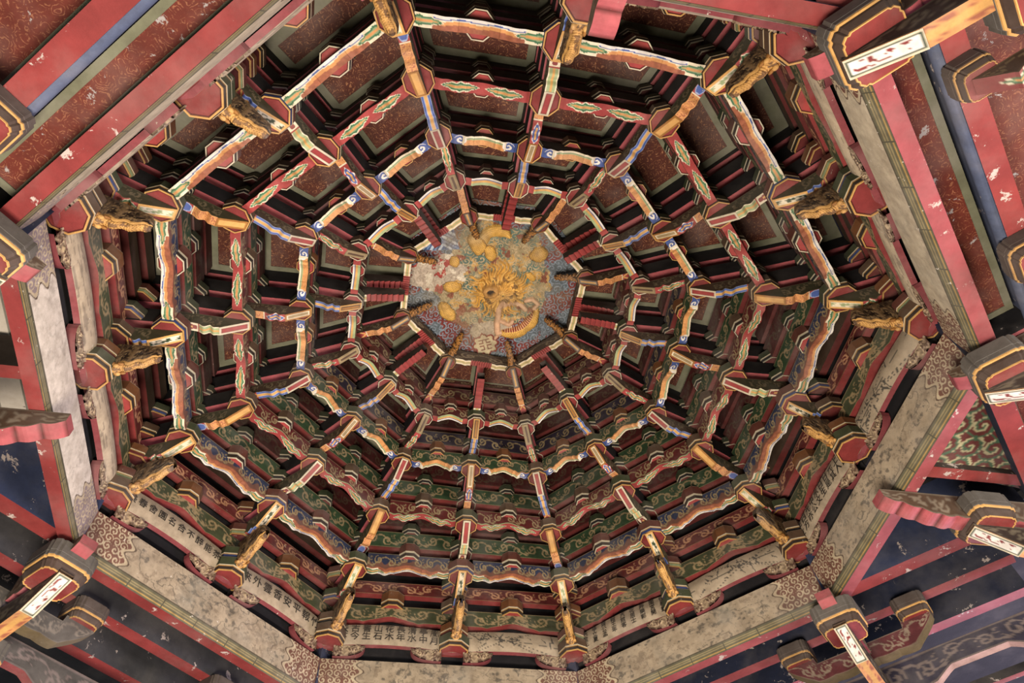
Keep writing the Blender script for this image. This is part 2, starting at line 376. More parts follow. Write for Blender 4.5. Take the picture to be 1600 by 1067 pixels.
def carved(name, L, w, h, head=True, col1=GOLD, col2=BROWN, seed=1, bellyd=.5):
    """gilt dragon bracket: x 0..L rising, head at x=0"""
    mb = MB(); nu, nv = 80, 28
    u = np.linspace(0, 1, nu); v = np.linspace(0, 2 * np.pi, nv, endpoint=False); U, Vv = np.meshgrid(u, v, indexing='ij')
    rad = .55 + .35 * np.exp(-((U - .12) / .09) ** 2) + .25 * np.exp(-((U - .42) / .12) ** 2) + .18 * np.exp(-((U - .72) / .1) ** 2)
    rad *= np.clip(U / .04, 0, 1) ** .5 * np.clip((1 - U) / .05, 0, 1) ** .5
    rad *= 1 + .22 * np.sin(U * 46 + 2.2 * np.sin(Vv * 2)) * np.cos(Vv * 3) + .22 * (vnoise(U * 24 + seed, Vv * 2.4, seed) - .5)
    Z = h * np.sin(U * 1.25) / np.sin(1.25) - .04 * L * np.sin(U * np.pi) * bellyd * 2
    yy = w * rad * np.cos(Vv); zz = w * 1.35 * rad * np.sin(Vv)
    mane = (U < .3) * .28 * w * np.maximum(0, np.sin(Vv * 6 + U * 40)) 
    P = np.stack([U * L, yy + np.sign(np.cos(Vv)) * mane, Z + zz], -1)
    c = np.ones(U.shape + (3,)) * col1; n = vnoise(U * 30, Vv * 3, seed + 4)
    c = lay(c, (np.sin(Vv) > .1) & (U > .22), col2); c = lay(c, (n > .62), col2 * .8); c = lay(c, (np.sin(Vv) < -.3) & (n < .5), col1 * 1.15)
    mb.grid(P, c, closed=True)
    # eyes, snout, horns
    if head:
        for sy in (-1, 1):
            for (x, y, z, r, cc) in ((.10, .62, -.45, .16, col1), (.10, .72, -.55, .08, CREAM), (.02, .25, -.35, .17, col1), (.20, .85, .2, .14, col1 * .8)):
                a, b = np.meshgrid(np.linspace(0, np.pi, 7), np.linspace(0, 2 * np.pi, 9), indexing='ij')
                q = np.stack([np.sin(a) * np.cos(b), np.sin(a) * np.sin(b), np.cos(a)], -1) * r * w
                mb.grid(q + np.array([x * L, y * w * sy, h * x * 1.1 + z * w * 1.1]), cc)
    return mb.mesh(name, MG, True)

def strut_mesh(L, w):
    """bracket with tall carved brown sides, gilt scaly belly and a little gilt beast head at the foot"""
    mb = MB(); nu = 90; s = np.linspace(0, 1, nu)
    zb = .15 * s ** 1.5 - .018 * np.sin(s * np.pi) + .010 * np.sin(s * 24) * (s > .12) * (s < .95)
    tip = np.clip((1 - s) / .10, 0, 1) ** .5
    zt = np.where(s < .9, .235, .235 - (s - .9) * .6)
    S, T = np.meshgrid(s, np.linspace(0, 1, 26), indexing='ij')
    n = fbm(S * 9, T * 5, 8); n2 = fbm(S * 22, T * 9, 3)
    ed = np.sin(np.pi * np.clip(T, 0, 1)) ** .4
    rel = w * (.62 + .38 * ed) * (.82 + .34 * n) * (.5 + .5 * tip[:, None])
    c = np.ones(S.shape + (3,)) * C('5a4734'); c = lay(c, n > .55, C('7d6446')); c = lay(c, n < .42, C('2c2018')); c = lay(c, np.abs(n2 - .5) < .02, C('9a8058'))  # carving shade put into the colour: hollows near-black, raised parts paler
    c = lay(c, (T < .10), GOLD * .95)
    for sy in (-1, 1): mb.grid(np.stack([S * L, rel * sy, zb[:, None] * (1 - T) + zt[:, None] * T], -1), c)
    S, Y = np.meshgrid(s, np.linspace(-1, 1, 15), indexing='ij')
    sc = np.abs(np.sin(S * 70 + 1.2 * np.cos(Y * 2.5))) * .006 * (S > .2)
    cc = np.ones(S.shape + (3,)) * GOLD; cc = lay(cc, (np.abs(np.sin(S * 70 + 1.2 * np.cos(Y * 2.5))) < .22) & (S > .2), DGOLD * .8)
    cc = lay(cc, (fbm(S * 12, Y * 2, 4) > .58), C('7d5c3a')); cc = lay(cc, S > .955, BROWN * 1.5)
    ww = (w * .62 * (.82 + .34 * fbm(s * 9, s * 0, 8)) * (.5 + .5 * tip))[:, None]
    mb.grid(np.stack([S * L, Y * ww, zb[:, None] - .016 * np.sqrt(np.clip(1 - Y ** 2, 0, 1)) - sc], -1), cc)
    mb.grid(np.stack([np.stack([s * L, -w * .5 + s * 0, zt], -1), np.stack([s * L, w * .5 + s * 0, zt], -1)], 1), DBROWN)
    def ball(x, y, z, rx, ry, rz_, col):
        a, b = np.meshgrid(np.linspace(0, np.pi, 9), np.linspace(0, 2 * np.pi, 13), indexing='ij')
        mb.grid(np.stack([np.sin(a) * np.cos(b) * rx + x, np.sin(a) * np.sin(b) * ry + y, np.cos(a) * rz_ + z], -1), col)
    ball(.045, 0, -.004, .040, .036, .030, GOLD); ball(.012, 0, -.014, .022, .024, .018, GOLD * 1.1)
    for sy in (-1, 1):
        ball(.048, .026 * sy, -.020, .010, .010, .010, CREAM); ball(.070, .036 * sy, .004, .022, .010, .016, DGOLD); ball(.10, .030 * sy, -.006, .026, .014, .014, GOLD)
        ball(.002, .012 * sy, -.004, .010, .008, .008, DGOLD * .6); ball(.13, .034 * sy, .012, .030, .010, .012, DGOLD)
    return mb.mesh('dragon_strut', MG, True)

# ==================================================================  BUILD
# ---- floor, and a dark slab added overhead to block world light
fb = MB(); fb.box(-9, 9, -9, 9, -.1, 0, np.ones(3)); fl = obj('floor', fb.mesh('floor', MFL), kind='structure')
fb = MB(); fb.box(-5.5, 5.5, -5.5, 5.5, 0, .12, DARK); obj('ceiling', fb.mesh('light_block_slab', MDK), loc=(0, 0, H0 + 2.05), kind='structure')

Z = H0
meanL = {}
for i, k in enumerate(RINGS):
    prev = '0' if k == 'A' else RINGS[i - 1]
    meanL[k] = (np.mean([frame(nd(prev, j), nd(k, j))[0] for j in range(0, 16, 2)]), np.mean([frame(nd(prev, j), nd(k, j))[0] for j in range(1, 16, 2)]))
RL = {k: np.mean([frame(nd(k, j), nd(k, j + 1))[0] for j in range(16)]) for k in RINGS}
beamM = {k: tie_beam_mesh(k, RL[k]) for k in RINGS}
armM = {(k, m): arm_mesh(k, m, meanL[k][m]) for k in RINGS for m in (0, 1) if not (k == 'E' and m)}
BC = [BROWN, DGREEN * .8 + BROWN * .3, C('5a3024'), C('6a4224')]
blockM = {}
for k in '0ABCDE':
    for v_ in range(2):
        rim = GOLD * .85 if not (k == 'D') else CREAM * .75
        if k in 'E': rim = DGOLD
        blockM[(k, v_)] = block_meshes('block_' + k, DR[k], .115 if k != 'E' else .09, BC[v_] if k != 'A' else BC[v_ + 1] , rim, red=RED if k != 'C' else DRED * .6 + RED * .5, band=BLUE * .4 if k == 'A' and v_ else None)
midM = {k: block_meshes('mid_' + k, {'0': .105, 'A': .095, 'B': .082, 'C': .072, 'D': .062}[k], .14, [C('6a4224'), C('5a3024'), BROWN][i % 3], (CREAM * .8 if k in 'ABD' else GOLD * .85), red=BRIGHT) for i, k in enumerate('0ABCD')}

# ---- node bearing blocks, bracket arms, tie beams
for k in '0' + RINGS:
    for j in range(16):
        if k == 'E' and j % 2: continue
        q = nd(k, j); ctr, rz = frame(q, np.zeros(2))
        bm, tm = blockM[(k, j % 2)]
        o = obj('bearing_block', bm, loc=(q[0], q[1], Z + HT[k]), rz=rz, cat='bracket block', group='octagonal blocks of the ' + RN[k],
                label=('octagonal painted block of the %s at %s' % (RN[k], CLK[j])))
        obj('block_rim', tm, o)
for i, k in enumerate(RINGS):
    prev = '0' if k == 'A' else RINGS[i - 1]
    hp = .245 if k == 'A' else HT[prev]
    for j in range(16):
        mid = j % 2
        if k == 'E' and mid: continue
        a, b = nd(prev, j), nd(k, j); L, rz = frame(a, b)
        am, pm = armM[(k, mid)]
        o = obj('bracket_arm', am, loc=(a[0], a[1], Z + hp), rz=rz, sc=(L / meanL[k][mid], 1, 1), cat='bracket arm', group='painted bracket arms of the ribs',
                label='painted bracket arm reaching the %s at %s' % (RN[k], CLK[j]))
        obj('painted_cartouche', pm, o)
    for j in range(16):
        if k == 'E' and False: continue
        if k == 'E' and j % 2: continue
        a, b = nd(k, j), nd(k, j + (2 if k == 'E' else 1)); L, rz = frame(a, b)
        r0 = DR[k] * .86
        ux = (b - a) / L; a2 = a + ux * r0
        nmE = {'A': 'wavy blue and terracotta', 'B': 'leaf painted red', 'C': 'scroll ended orange', 'D': 'striped green and gold', 'E': 'ribbed red'}[k]
        o = obj('tie_beam', beamM[k], loc=(a2[0], a2[1], Z + HT[k]), rz=rz, sc=((L - 2 * r0) / RL[k], 1, 1), cat='tie beam', group='tie beams of the ' + RN[k],
                label='%s tie beam of the %s clockwise from %s' % (nmE, RN[k], CLK[j]))

# ---- stacked upper tiers (black arms over each rib, scroll boards over each ring side)
def plain_beam(L, w, zb, h, sidein, sideout, under, paint=None):
    mb = MB(); 
    mb.box(0, L, -w, w, zb, zb + h, sidein, {'b': under, 'y0': sideout, 't': DARK})
    if paint:
        S, T = np.meshgrid(np.linspace(0, 1, 130), np.linspace(0, 1, 20), indexing='ij')
        mb.grid(np.stack([S * L, np.full(S.shape, w + .0015), zb + T * h * .98 + .001], -1), paint(S, T))
    return mb
UPF = {'A': [(DGREEN * 1.1, TAN), (DRED * .7, BROWN)], 'B': [(DGREEN, TAN), (DRED * .7, BROWN)], 'C': [(C('2c2430'), TAN), (DRED * .6, BROWN)], 'D': [(DRED * .8, TAN)], 'E': [(DRED * .5, BROWN)]}
upM = {}; upBlk = {}
UB = [(DGREEN * .7 + BROWN * .2), BROWN * .8, DRED * .8]
for k in RINGS:
    n = 0; z = .245
    top = (PAN[RINGS[RINGS.index(k) + 1]] if k != 'E' else PAN[k]) - HT[k]
    lst = []
    while z < top - .04:
        h = min(.175, top - z); 
        b_, l_ = UPF[k][min(n, len(UPF[k]) - 1)]
        lst.append((z, plain_beam(RL[k], .040, z + (0 if n else -.0), h, b_, DARK * .8, DRED * 1.25 if n == 0 else DRED, scrolls_face(b_, l_, RL[k], .16, 5, n) if n < 2 else None).mesh('upper_beam_' + k, MP)))
        n += 1; z += P_
    upM[k] = lst
    upBlk[k] = block_meshes('upper_block_' + k, DR[k] * .92, .10, UB[0], CREAM * .45, DRED, band=DARK)
for i, k in enumerate(RINGS):
    if k == 'E': continue
    for j in range(0, 16, 1):
        a, b = nd(k, j), nd(k, j + 1); L, rz = frame(a, b); r0 = DR[k] * .5; ux = (b - a) / L; a2 = a + ux * r0
        root = obj('upper_beam_stack', None, loc=(a2[0], a2[1], Z + HT[k]), rz=rz, cat='beam stack', group='dark beam tiers above the web rings',
                   label='dark scroll boards above the %s clockwise from %s' % (RN[k], CLK[j]))
        LL = L - 2 * r0
        for n, (z, me) in enumerate(upM[k]):
            obj('scroll_board', me, root, sc=(LL / RL[k], 1, 1))
            if k in midM and n <= 1 and z + .05 < PAN[k] - HT[k]:
                if n == 0:
                    o = obj('middle_block', midM[k][0], root, loc=(LL / 2, 0, .125)); obj('block_rim', midM[k][1], o)
                else:
                    o = obj('middle_block', upBlk[k][0], root, loc=(LL / 2, 0, z - .09), sc=(.8, .8, 1)); obj('block_rim', upBlk[k][1], o)
# rib tiers
for i, k in enumerate(RINGS):
    prev = '0' if k == 'A' else RINGS[i - 1]
    hp = .245 if k == 'A' else HT[prev]
    top = PAN[k] - hp
    for j in range(16):
        if k == 'E' and j % 2: continue
        a, b = nd(prev, j), nd(k, j); L, rz = frame(a, b)
        key = (k, j % 2 if k == 'E' or True else 0)
        if ('rib',) + key not in upM:
            z = .33; lst = []
            L0 = meanL[k][j % 2]
            while z < top - .02:
                h = min(.16, top - z)
                if top - (z + P_) < .03: h = top - z
                lst.append(plain_beam(L0, .033, z, h, DARK, DARK, PINK * .95).mesh('upper_arm_' + k, MDK)); z += P_
            upM[('rib',) + key] = lst
        root = obj('upper_arm_stack', None, loc=(a[0], a[1], Z + hp), rz=rz, cat='arm stack', group='plain arm tiers above the painted ribs',
                   label='plain black arms stacked above the %s arm at %s' % (RN[k], CLK[j]))
        for n, me in enumerate(upM[('rib',) + key]):
            obj('upper_arm', me, root, sc=(L / meanL[k][j % 2], 1, 1))
        # blocks stacked over the inner node
        z = .245
        while HT[k] + z < PAN[k] - .03:
            o = obj('upper_block', upBlk[k][0], root, loc=(L, 0, HT[k] - hp + z)); obj('block_rim', upBlk[k][1], o)
            z += P_

# ---- stub arms with red ribs between the fourth ring and the innermost ring
def ribbed_arm(L, z0, painted):
    mb = MB(); nu = 60; s = np.linspace(0, 1, nu); w = .030
    tri = (s * 9) % 1.0
    zb = z0 + .05 * s + np.where(s > .26, .016 * tri, 0)
    y = np.linspace(-w, w, 7); S, Y = np.meshgrid(s, y, indexing='ij')
    c = np.ones(S.shape + (3,)) * BRIGHT * .85; c = c * (.72 + .45 * ((S * 9) % 1)[..., None])
    if painted:
        c = lay(c, S < .25, CREAM); c = lay(c, (S < .25) & (np.abs(Y) < w * .6), LGREEN); c = lay(c, (S < .25) & (np.abs(Y) < w * .25), GOLD)
    mb.grid(np.stack([S * L, Y, np.broadcast_to(zb[:, None], S.shape)], -1), c)
    for sy in (-1, 1):
        mb.grid(np.stack([np.stack([s * L, np.full(nu, w * sy), zb], -1), np.stack([s * L, np.full(nu, w * sy), np.full(nu, z0 + .14)], -1)], 1), DBROWN * 1.1)
    mb.box(0, L, -w, w, z0 + .14, z0 + .141, DBROWN)
    return mb.mesh('ribbed_arm', MP)
Lr = np.mean([frame(nd('D', j), nd('E', j))[0] for j in range(1, 16, 2)])
r1, r2 = ribbed_arm(Lr, .085, True), ribbed_arm(Lr, .30, False)
for j in range(1, 16, 2):
    a, b = nd('D', j), nd('E', j); L, rz = frame(a, b)
    o = obj('ribbed_arm', r1, loc=(a[0], a[1], Z + HT['D']), rz=rz, sc=(L / Lr, 1, 1), cat='ribbed arm', group='red ribbed arms around the medallion',
            label='red ribbed short arm joining the innermost web ring at %s' % CLK[j])
    obj('upper_ribbed_arm', r2, o)

# ---- ceiling boards between rings
ceil_root = obj('ceiling', None, loc=(0, 0, Z), kind='structure')
def poly_panel(pts, z, bw, mat, name='ceiling_panel', parent=ceil_root, th=.02, bmat=None):
    pts = [np.array(p, float) for p in pts]; c = sum(pts) / len(pts); n = len(pts)
    def inset(d):
        out = []
        for q in range(n):
            p0, p1, p2 = pts[q - 1], pts[q], pts[(q + 1) % n]
            e1 = (p1 - p0) / np.linalg.norm(p1 - p0); e2 = (p2 - p1) / np.linalg.norm(p2 - p1)
            n1 = np.array([-e1[1], e1[0]]); n2 = np.array([-e2[1], e2[0]])
            if np.dot(n1, c - p1) < 0: n1 = -n1
            if np.dot(n2, c - p1) < 0: n2 = -n2
            A = np.array([n1, n2]); out.append(p1 + np.linalg.solve(A, [d, d]))
        return out
    def slab(me, outer, inner, z0, z1, mat_):
        V = []; F = []
        if inner is None:
            for zz in (z0, z1): V += [(p[0], p[1], zz) for p in outer]
            F = [list(range(n)), list(range(n, 2 * n))] + [[q, (q + 1) % n, n + (q + 1) % n, n + q] for q in range(n)]
        else:
            for zz in (z0, z1):
                V += [(p[0], p[1], zz) for p in outer]; V += [(p[0], p[1], zz) for p in inner]
            for q in range(n):
                r = (q + 1) % n
                F += [[q, r, n + r, n + q], [n + q, n + r, 3 * n + r, 3 * n + q], [q, r, 2 * n + r, 2 * n + q]]
        m = bpy.data.meshes.new(me); m.from_pydata(V, [], F); m.materials.append(mat_); m.update(); return m
    o = obj(name, slab(name, inset(.001), None, z, z + th, mat), parent)
    obj('panel_border', slab('panel_border', pts, inset(bw), z - .006, z - .0005, bmat or MBR), o)
    return o
for i, k in enumerate(RINGS):
    prev = '0' if k == 'A' else RINGS[i - 1]
    for j in range(0, 16, 1):
        a0, a1, b0, b1 = nd(prev, j), nd(prev, j + 1), nd(k, j), nd(k, j + 1)
        poly_panel([a0, a1, b1, b0], PAN[k], .085 if k in 'AB' else .07 if k in 'CD' else .055, MCP)

# ---- dragon medallion
def medallion():
    n = 460; R = .80
    x = np.linspace(-R, R, n); X, Y = np.meshgrid(x, x, indexing='ij')        # Y = up in the photograph
    r = np.hypot(X, Y)
    wx = X + .06 * (fbm(X * 5, Y * 5, 11) - .5); wy = Y + .06 * (fbm(X * 5, Y * 5, 23) - .5)
    n1 = fbm(X * 7, Y * 7, 1); n2 = fbm(X * 16, Y * 16, 2); 
    c = np.ones(X.shape + (3,)) * C('6f7460'); h = .015 * n2
    c = lay(c, n1 > .53, C('50665a')); c = lay(c, (n1 < .44), C('958562')); c = lay(c, (fbm(X * 11, Y * 11, 70) > .60) & (r < .50 + .45 * (fbm(X * 3, Y * 3, 31) - .5)), C('b08c50'))
    # flame and cloud scrolls round the edge
    vs = np.random.RandomState(5); pts = []
    cells = {}
    sc = .062
    gx = np.floor(wx / sc); gy = np.floor(wy / sc); best = np.full(X.shape, 9.); bx = np.zeros(X.shape); by = np.zeros(X.shape); bid = np.zeros(X.shape)
    for ox in (-1, 0, 1):
        for oy in (-1, 0, 1):
            ix = (gx + ox).astype(np.int64); iy = (gy + oy).astype(np.int64)
            px = (ix + .15 + .7 * _h(ix, iy, 3)) * sc; py = (iy + .15 + .7 * _h(ix, iy, 8)) * sc; d = np.hypot(wx - px, wy - py)
            m = d < best; best = np.where(m, d, best); bx = np.where(m, wx - px, bx); by = np.where(m, wy - py, by); bid = np.where(m, _h(ix, iy, 12), bid)
    th = np.arctan2(by, bx) * np.where(bid > .5, 1, -1)
    f = (best / sc * 2.3 - th / 6.283 + bid * 3) % 1.0
    line = (np.abs(f - .5) < .15)
    rim = r > .50 + .45 * (fbm(X * 3, Y * 3, 31) - .5)
    redz = rim & (n1 > .46)
    c = lay(c, rim, C('545c60')); c = lay(c, redz, C('6b2c26'))
    c = lay(c, line & rim, C('7d8790')); c = lay(c, line & ~rim, C('9c8c66')); h = h + .012 * line
    c = lay(c, line & ~rim & (n2 > .56), C('b9a27c'))
    c = lay(c, ~rim & (n2 < .38), C('7d4a35'))
    # blue and white striped water, upper left
    m = (X < -.18) & (Y > .40 - (X + .2) * .2) & (r < .72)
    fr = np.abs(((np.abs(X + .30) * 1.0 + Y) / .085) % 1 - .5)
    c = lay(c, m, C('40567a')); c = lay(c, m & (fr < .16), C('aeb6bd')); c = lay(c, m & (fr > .42), C('7088a8'))
    # pale peeled patch on the left
    m = (np.hypot((X + .46) / .26, (Y - .24) / .16) + .9 * (fbm(X * 9, Y * 9, 44) - .5)) < 1
    c = lay(c, m, C('a79885')); c = lay(c, m & (fbm(X * 14, Y * 14, 48) > .57), C('94382f')); c = lay(c, m & (fbm(X * 14, Y * 14, 49) > .60), C('c3b7a2'))
    m = (np.hypot((X + .13) / .17, (Y + .42) / .09) + .9 * (fbm(X * 9, Y * 9, 45) - .5)) < 1; c = lay(c, m, C('ab9c86'))
    # golden scaled coils
    def blob(cx, cy, a, b, rot, hh):
        nonlocal c, h
        ca, sa = math.cos(rot), math.sin(rot); u = ((X - cx) * ca + (Y - cy) * sa) / a; v = (-(X - cx) * sa + (Y - cy) * ca) / b
        q = u * u + v * v + .9 * (fbm(X * 16, Y * 16, 7) - .5); m = q < 1
        scale = ((X / .016 + (np.floor(Y / .014) % 2) * .5) % 1 - .5) ** 2 + ((Y / .014) % 1 - .5) ** 2
        g = C('cf9f4a') * (.68 + .42 * (scale < .13)[..., None]) 
        c = np.where(m[..., None], g, c); c = lay(c, (q < 1.15) & ~m, C('5b4226'))
        h = np.where(m, hh * np.sqrt(np.clip(1 - q, 0, 1)) + .012, h)
    def arc(cx, cy, R0, w0, a0, a1, hh, belly=False):
        nonlocal c, h
        rr = np.hypot(X - cx, Y - cy); th = np.degrees(np.arctan2(Y - cy, X - cx)) % 360
        inr = ((th - a0) % 360) < ((a1 - a0) % 360)
        fade = np.clip(np.minimum((th - a0) % 360, (a1 - th) % 360) / 30, .15, 1) ** .5
        q = np.abs(rr - R0) / (w0 * fade) + .6 * (fbm(X * 16, Y * 16, 6) - .5); m = inr & (q < 1)
        scale = ((th / 5 + (np.floor(rr / .014) % 2) * .5) % 1 - .5) ** 2 + ((rr / .014) % 1 - .5) ** 2
        g = C('cf9f4a') * (.68 + .42 * (scale < .13)[..., None])
        c = np.where(m[..., None], g, c)
        if belly: c = lay(c, m & (rr < R0 - w0 * .45), C('7c2e24')); c = lay(c, m & (rr < R0 - w0 * .45) & ((th / 6 % 1) < .4), C('c9a06a'))
        h = np.where(m, hh * np.sqrt(np.clip(1 - q * q, 0, 1)) + .01, h)
    arc(.12, .36, .13, .050, 20, 190, .045); blob(-.03, .40, .065, .10, .3, .04); blob(.05, .30, .05, .07, 0, .03)
    blob(.441, .191, .078, .065, .2, .045); blob(-.331, .078, .075, .055, -.2, .035); blob(-.437, -.155, .062, .105, .25, .045)
    arc(.08, -.26, .235, .055, 235, 350, .05, True); blob(-.25, .30, .04, .05, 0, .03); blob(.33, .0, .03, .05, .6, .02)
    # flaming mane of the dragon head
    mx, my = .055, -.055; rr = np.hypot(X - mx, (Y - my) * .95); th = np.arctan2(Y - my, X - mx)
    th2 = th + .35 * np.sin(rr * 30 + 5 * vnoise(X * 9, Y * 9, 4)) * .35
    m = np.zeros(X.shape, bool)
    for (nsp, r0_, dr, sd, hh, cc) in ((44, .150, .150, 1, .030, C('c8953f')), (30, .11, .12, 2, .05, C('dcaa54')), (22, .06, .09, 3, .068, C('cf9c4c'))):
        ph = th2 * nsp / 6.283 + sd * .37; idx = np.floor(ph).astype(np.int64); fr = np.abs(ph % 1 - .5) * 2
        ln = r0_ + dr * (.35 + .65 * _h(idx, 0, sd)) * (1 - fr) ** .75; q = rr < ln
        c = lay(c, q, cc * .95); c = lay(c, q & (fr > .86), C('5f4019')); h = np.where(q, hh + .012 * (1 - fr), h)
    c = lay(c, (rr < .15) & (fbm(X * 30, Y * 30, 3) > .56), C('7c5a2e')); h = h + (rr < .16) * .018 * fbm(X * 26, Y * 26, 9)
    sx, sy = -.018, -.008; rs = np.hypot((X - sx) / 1.0, (Y - sy) / .85) + .02 * (fbm(X * 30, Y * 30, 5) - .5)
    m = rs < .07; h = np.where(m, .10 + .04 * np.sqrt(np.clip(1 - (rs / .07) ** 2, 0, 1)), h); c = lay(c, m, C('b08040'))
    c = lay(c, rs < .034, C('20140e')); h = np.where(rs < .034, h - .06, h)
    for ex, ey in ((.045, .05), (.07, -.07), (.02, .075)):
        re = np.hypot(X - ex, Y - ey); c = lay(c, re < .018, C('d9ac58')); c = lay(c, re < .006, DARK); h = np.where(re < .018, h + .018 * np.sqrt(np.clip(1 - (re / .018) ** 2, 0, 1)), h)
    # pale clawed legs
    def limb(pts, w0):
        nonlocal c, h
        for (x0, y0), (x1, y1) in zip(pts[:-1], pts[1:]):
            dx, dy = x1 - x0, y1 - y0; t = np.clip(((X - x0) * dx + (Y - y0) * dy) / (dx * dx + dy * dy), 0, 1)
            d = np.hypot(X - x0 - t * dx, Y - y0 - t * dy); m = d < w0
            c = lay(c, m, C('c39a78')); h = np.where(m, np.maximum(h, .04 + w0 * .9 * np.sqrt(np.clip(1 - (d / w0) ** 2, 0, 1))), h)
    limb([(.05, -.16), (.0, -.22), (-.026, -.30), (-.05, -.36), (-.067, -.45)], .026); limb([(-.026, -.33), (.05, -.40), (.085, -.37)], .018)
    limb([(.07, -.18), (.14, -.19), (.19, -.22), (.22, -.28)], .022); limb([(.24, -.20), (.30, -.20), (.335, -.26), (.29, -.29)], .017); limb([(-.04, -.45), (-.10, -.50)], .014)
    # round pale rosette with a longevity fret: four hooks round a pale cross under one top bar
    ex, ey = -.202, -.56; u, v = (X - ex), (Y - ey); re = np.hypot(u, v) - .012 * np.cos(8 * np.arctan2(v, u))
    c = lay(c, re < .112, C('7c2a26')); c = lay(c, re < .094, C('bfae88')); s_ = .060; t_ = .0062; au = np.abs(u) / s_; w_ = v / s_; q_ = t_ / s_
    fret = (np.abs(w_ - .88) < q_) & (au < .80)
    fret |= (np.abs(au - .27) < q_) & (w_ > .30) & (w_ < .88) | (np.abs(w_ - .34) < q_) & (au > .20) & (au < .86)
    fret |= (np.abs(w_ + .14) < q_) & (au > .20) & (au < .90) | (np.abs(au - .27) < q_) & (w_ < -.10) & (w_ > -.85) | (np.abs(w_ + .80) < q_) & (au > .20) & (au < .84)
    c = lay(c, fret & (re < .094), C('6e3026')); h = np.where(re < .094, .015, h)
    # trim to the octagonal well
    az = np.arctan2(X, Y); apo = r * np.cos((az + np.pi / 8) % (np.pi / 4) - np.pi / 8)
    # vertices of the web ring lie at 0,45.. degrees
    apo = r * np.cos(((az) % (np.pi / 4)) - np.pi / 8)
    k = np.where(apo > .74, .74 / np.maximum(apo, 1e-6), 1)
    P = np.stack([X * k, -Y * k, -h * (apo < .74)], -1)
    c = c * (.80 + .40 * fbm(X * 30, Y * 30, 77))[..., None]; c = lay(c, (fbm(X * 4, Y * 4, 90) - .45) * 1.6, C('8a7c62'))
    mb = MB(); mb.grid(P, c * 1.12); mb.grid((P[::30, ::30] * [1, 1, 0]) + [0, 0, .03], BROWN)
    return mb.mesh('dragon_medallion', material('painted_relief', rough=.62, dust=.12, scale=16, bump=.5), True)
obj('dragon_medallion', medallion(), loc=(0, 0, Z + 1.75), label='octagonal carved medallion with a golden coiled dragon at the centre of the vault', cat='dragon carving')

# scroll frieze closing the well under the medallion
S, T = np.meshgrid(np.linspace(0, 1, 60), np.linspace(0, 1, 12), indexing='ij')
fz = MB(); fz.grid(np.stack([S, np.zeros(S.shape), T * .17], -1), scrolls_face(BROWN * .8, C('85714f'), .58, .17, 4, 8)(S, T)); fz.box(0, 1, -.02, -.001, 0, .17, DBROWN)
fzm = fz.mesh('well_frieze', MP)
for j in range(0, 16, 2):
    a, b = nd('E', j), nd('E', j + 2); L, rz = frame(a, b)
    obj('well_frieze', fzm, loc=(a[0], a[1], Z + 1.60), rz=rz, sc=(L, 1, 1), cat='frieze board', group='frieze boards round the medallion',
        label='brown scroll frieze board beside the medallion, clockwise from %s' % CLK[j])
# gilt dragons reaching from the innermost blocks onto the medallion
dm = carved('gilt_dragon_bracket', .20, .036, .10, True, DGOLD * 1.1, C('2e2018'), 3)
for j in range(0, 16, 2):
    q = nd('E', j); d, rz = frame(q, np.zeros(2))
    u = -q / d
    obj('gilt_dragon_bracket', dm, loc=(q[0] + u[0] * .05, q[1] + u[1] * .05, Z + 1.545), rz=rz, cat='dragon carving', group='gilt dragon brackets round the medallion',
        label='small gilt dragon bracket touching the medallion edge at %s' % CLK[j])
# gilt dragon struts at the wall foot of every rib
sm = strut_mesh(.40, .038)
for j in range(16):
    a, b = nd('0', j), nd('A', j); d, rz = frame(a, b); u = (b - a) / d; r = DR['0'] * .55
    o = obj('dragon_strut', sm, loc=(a[0] + u[0] * r, a[1] + u[1] * r, Z + .07), rz=rz, sc=((d * .92) / .40 if d < .4 else 1, 1, 1), cat='dragon carving', group='gilt dragon struts at the rib feet',
            label='carved gilt dragon strut rising from the wall foot block at %s' % CLK[j])
# second tier of blocks at the feet
fb2 = [block_meshes('foot_tier', .125, .10, BC[(q + 1) % 4], GOLD * .6, DRED, band=[BLUE * .5, LGREEN * .6, DRED, DARK][q]) for q in range(4)]
for j in range(16):
    q = nd('0', j); d, rz = frame(q, np.zeros(2))
    root = obj('foot_block_stack', None, loc=(q[0], q[1], Z), rz=rz, cat='block stack', group='stacked blocks over the rib feet',
               label='stack of dark octagonal blocks above the wall foot block at %s' % CLK[j])
    for n in range(1, 5):
        o = obj('stacked_block', fb2[(j + n) % 4][0], root, loc=(0, 0, .12 + (n - 1) * .235)); obj('block_rim', fb2[(j + n) % 4][1], o)
        if n < 5:
            c_ = MB(); 
    obj('block_neck', None, root) if False else None

# ---- wall round the foot of the vault: painted boards between the foot blocks
APO = 2.53
def ink(s, t, L, H, seed, base=BEIGE):
    x = s * L; y = t * H
    c = np.ones(s.shape + (3,)) * base * (.86 + .3 * fbm(x * 6, y * 9, seed))[..., None]
    n = fbm(x * 3.2 + 5, y * 6, seed + 3); m = fbm(x * 34, y * 46, seed + 5)
    c = lay(c, (np.abs(n - .5) < .008) * .6, INK); n4 = fbm(x * 9, y * 13, seed + 7)
    c = lay(c, ((n4 > .55) & (m > .50)) * .35, INK * 1.5); c = lay(c, ((n4 > .55) & (m > .62)) * .6, INK); c = lay(c, (np.abs(fbm(x * 5, y * 12, seed + 21) - .5) < .006) * .5, INK)
    c = lay(c, ((n4 < .42) & (m > .56)) * .4, C('6a5a4a')); g = fbm(x * 30, y * 40, seed + 13)
    c = c * (.86 + .26 * g)[..., None]; c = lay(c, (fbm(x * 4, y * 4, seed + 9) - .55) * 2.2, C('8d8676')); return c
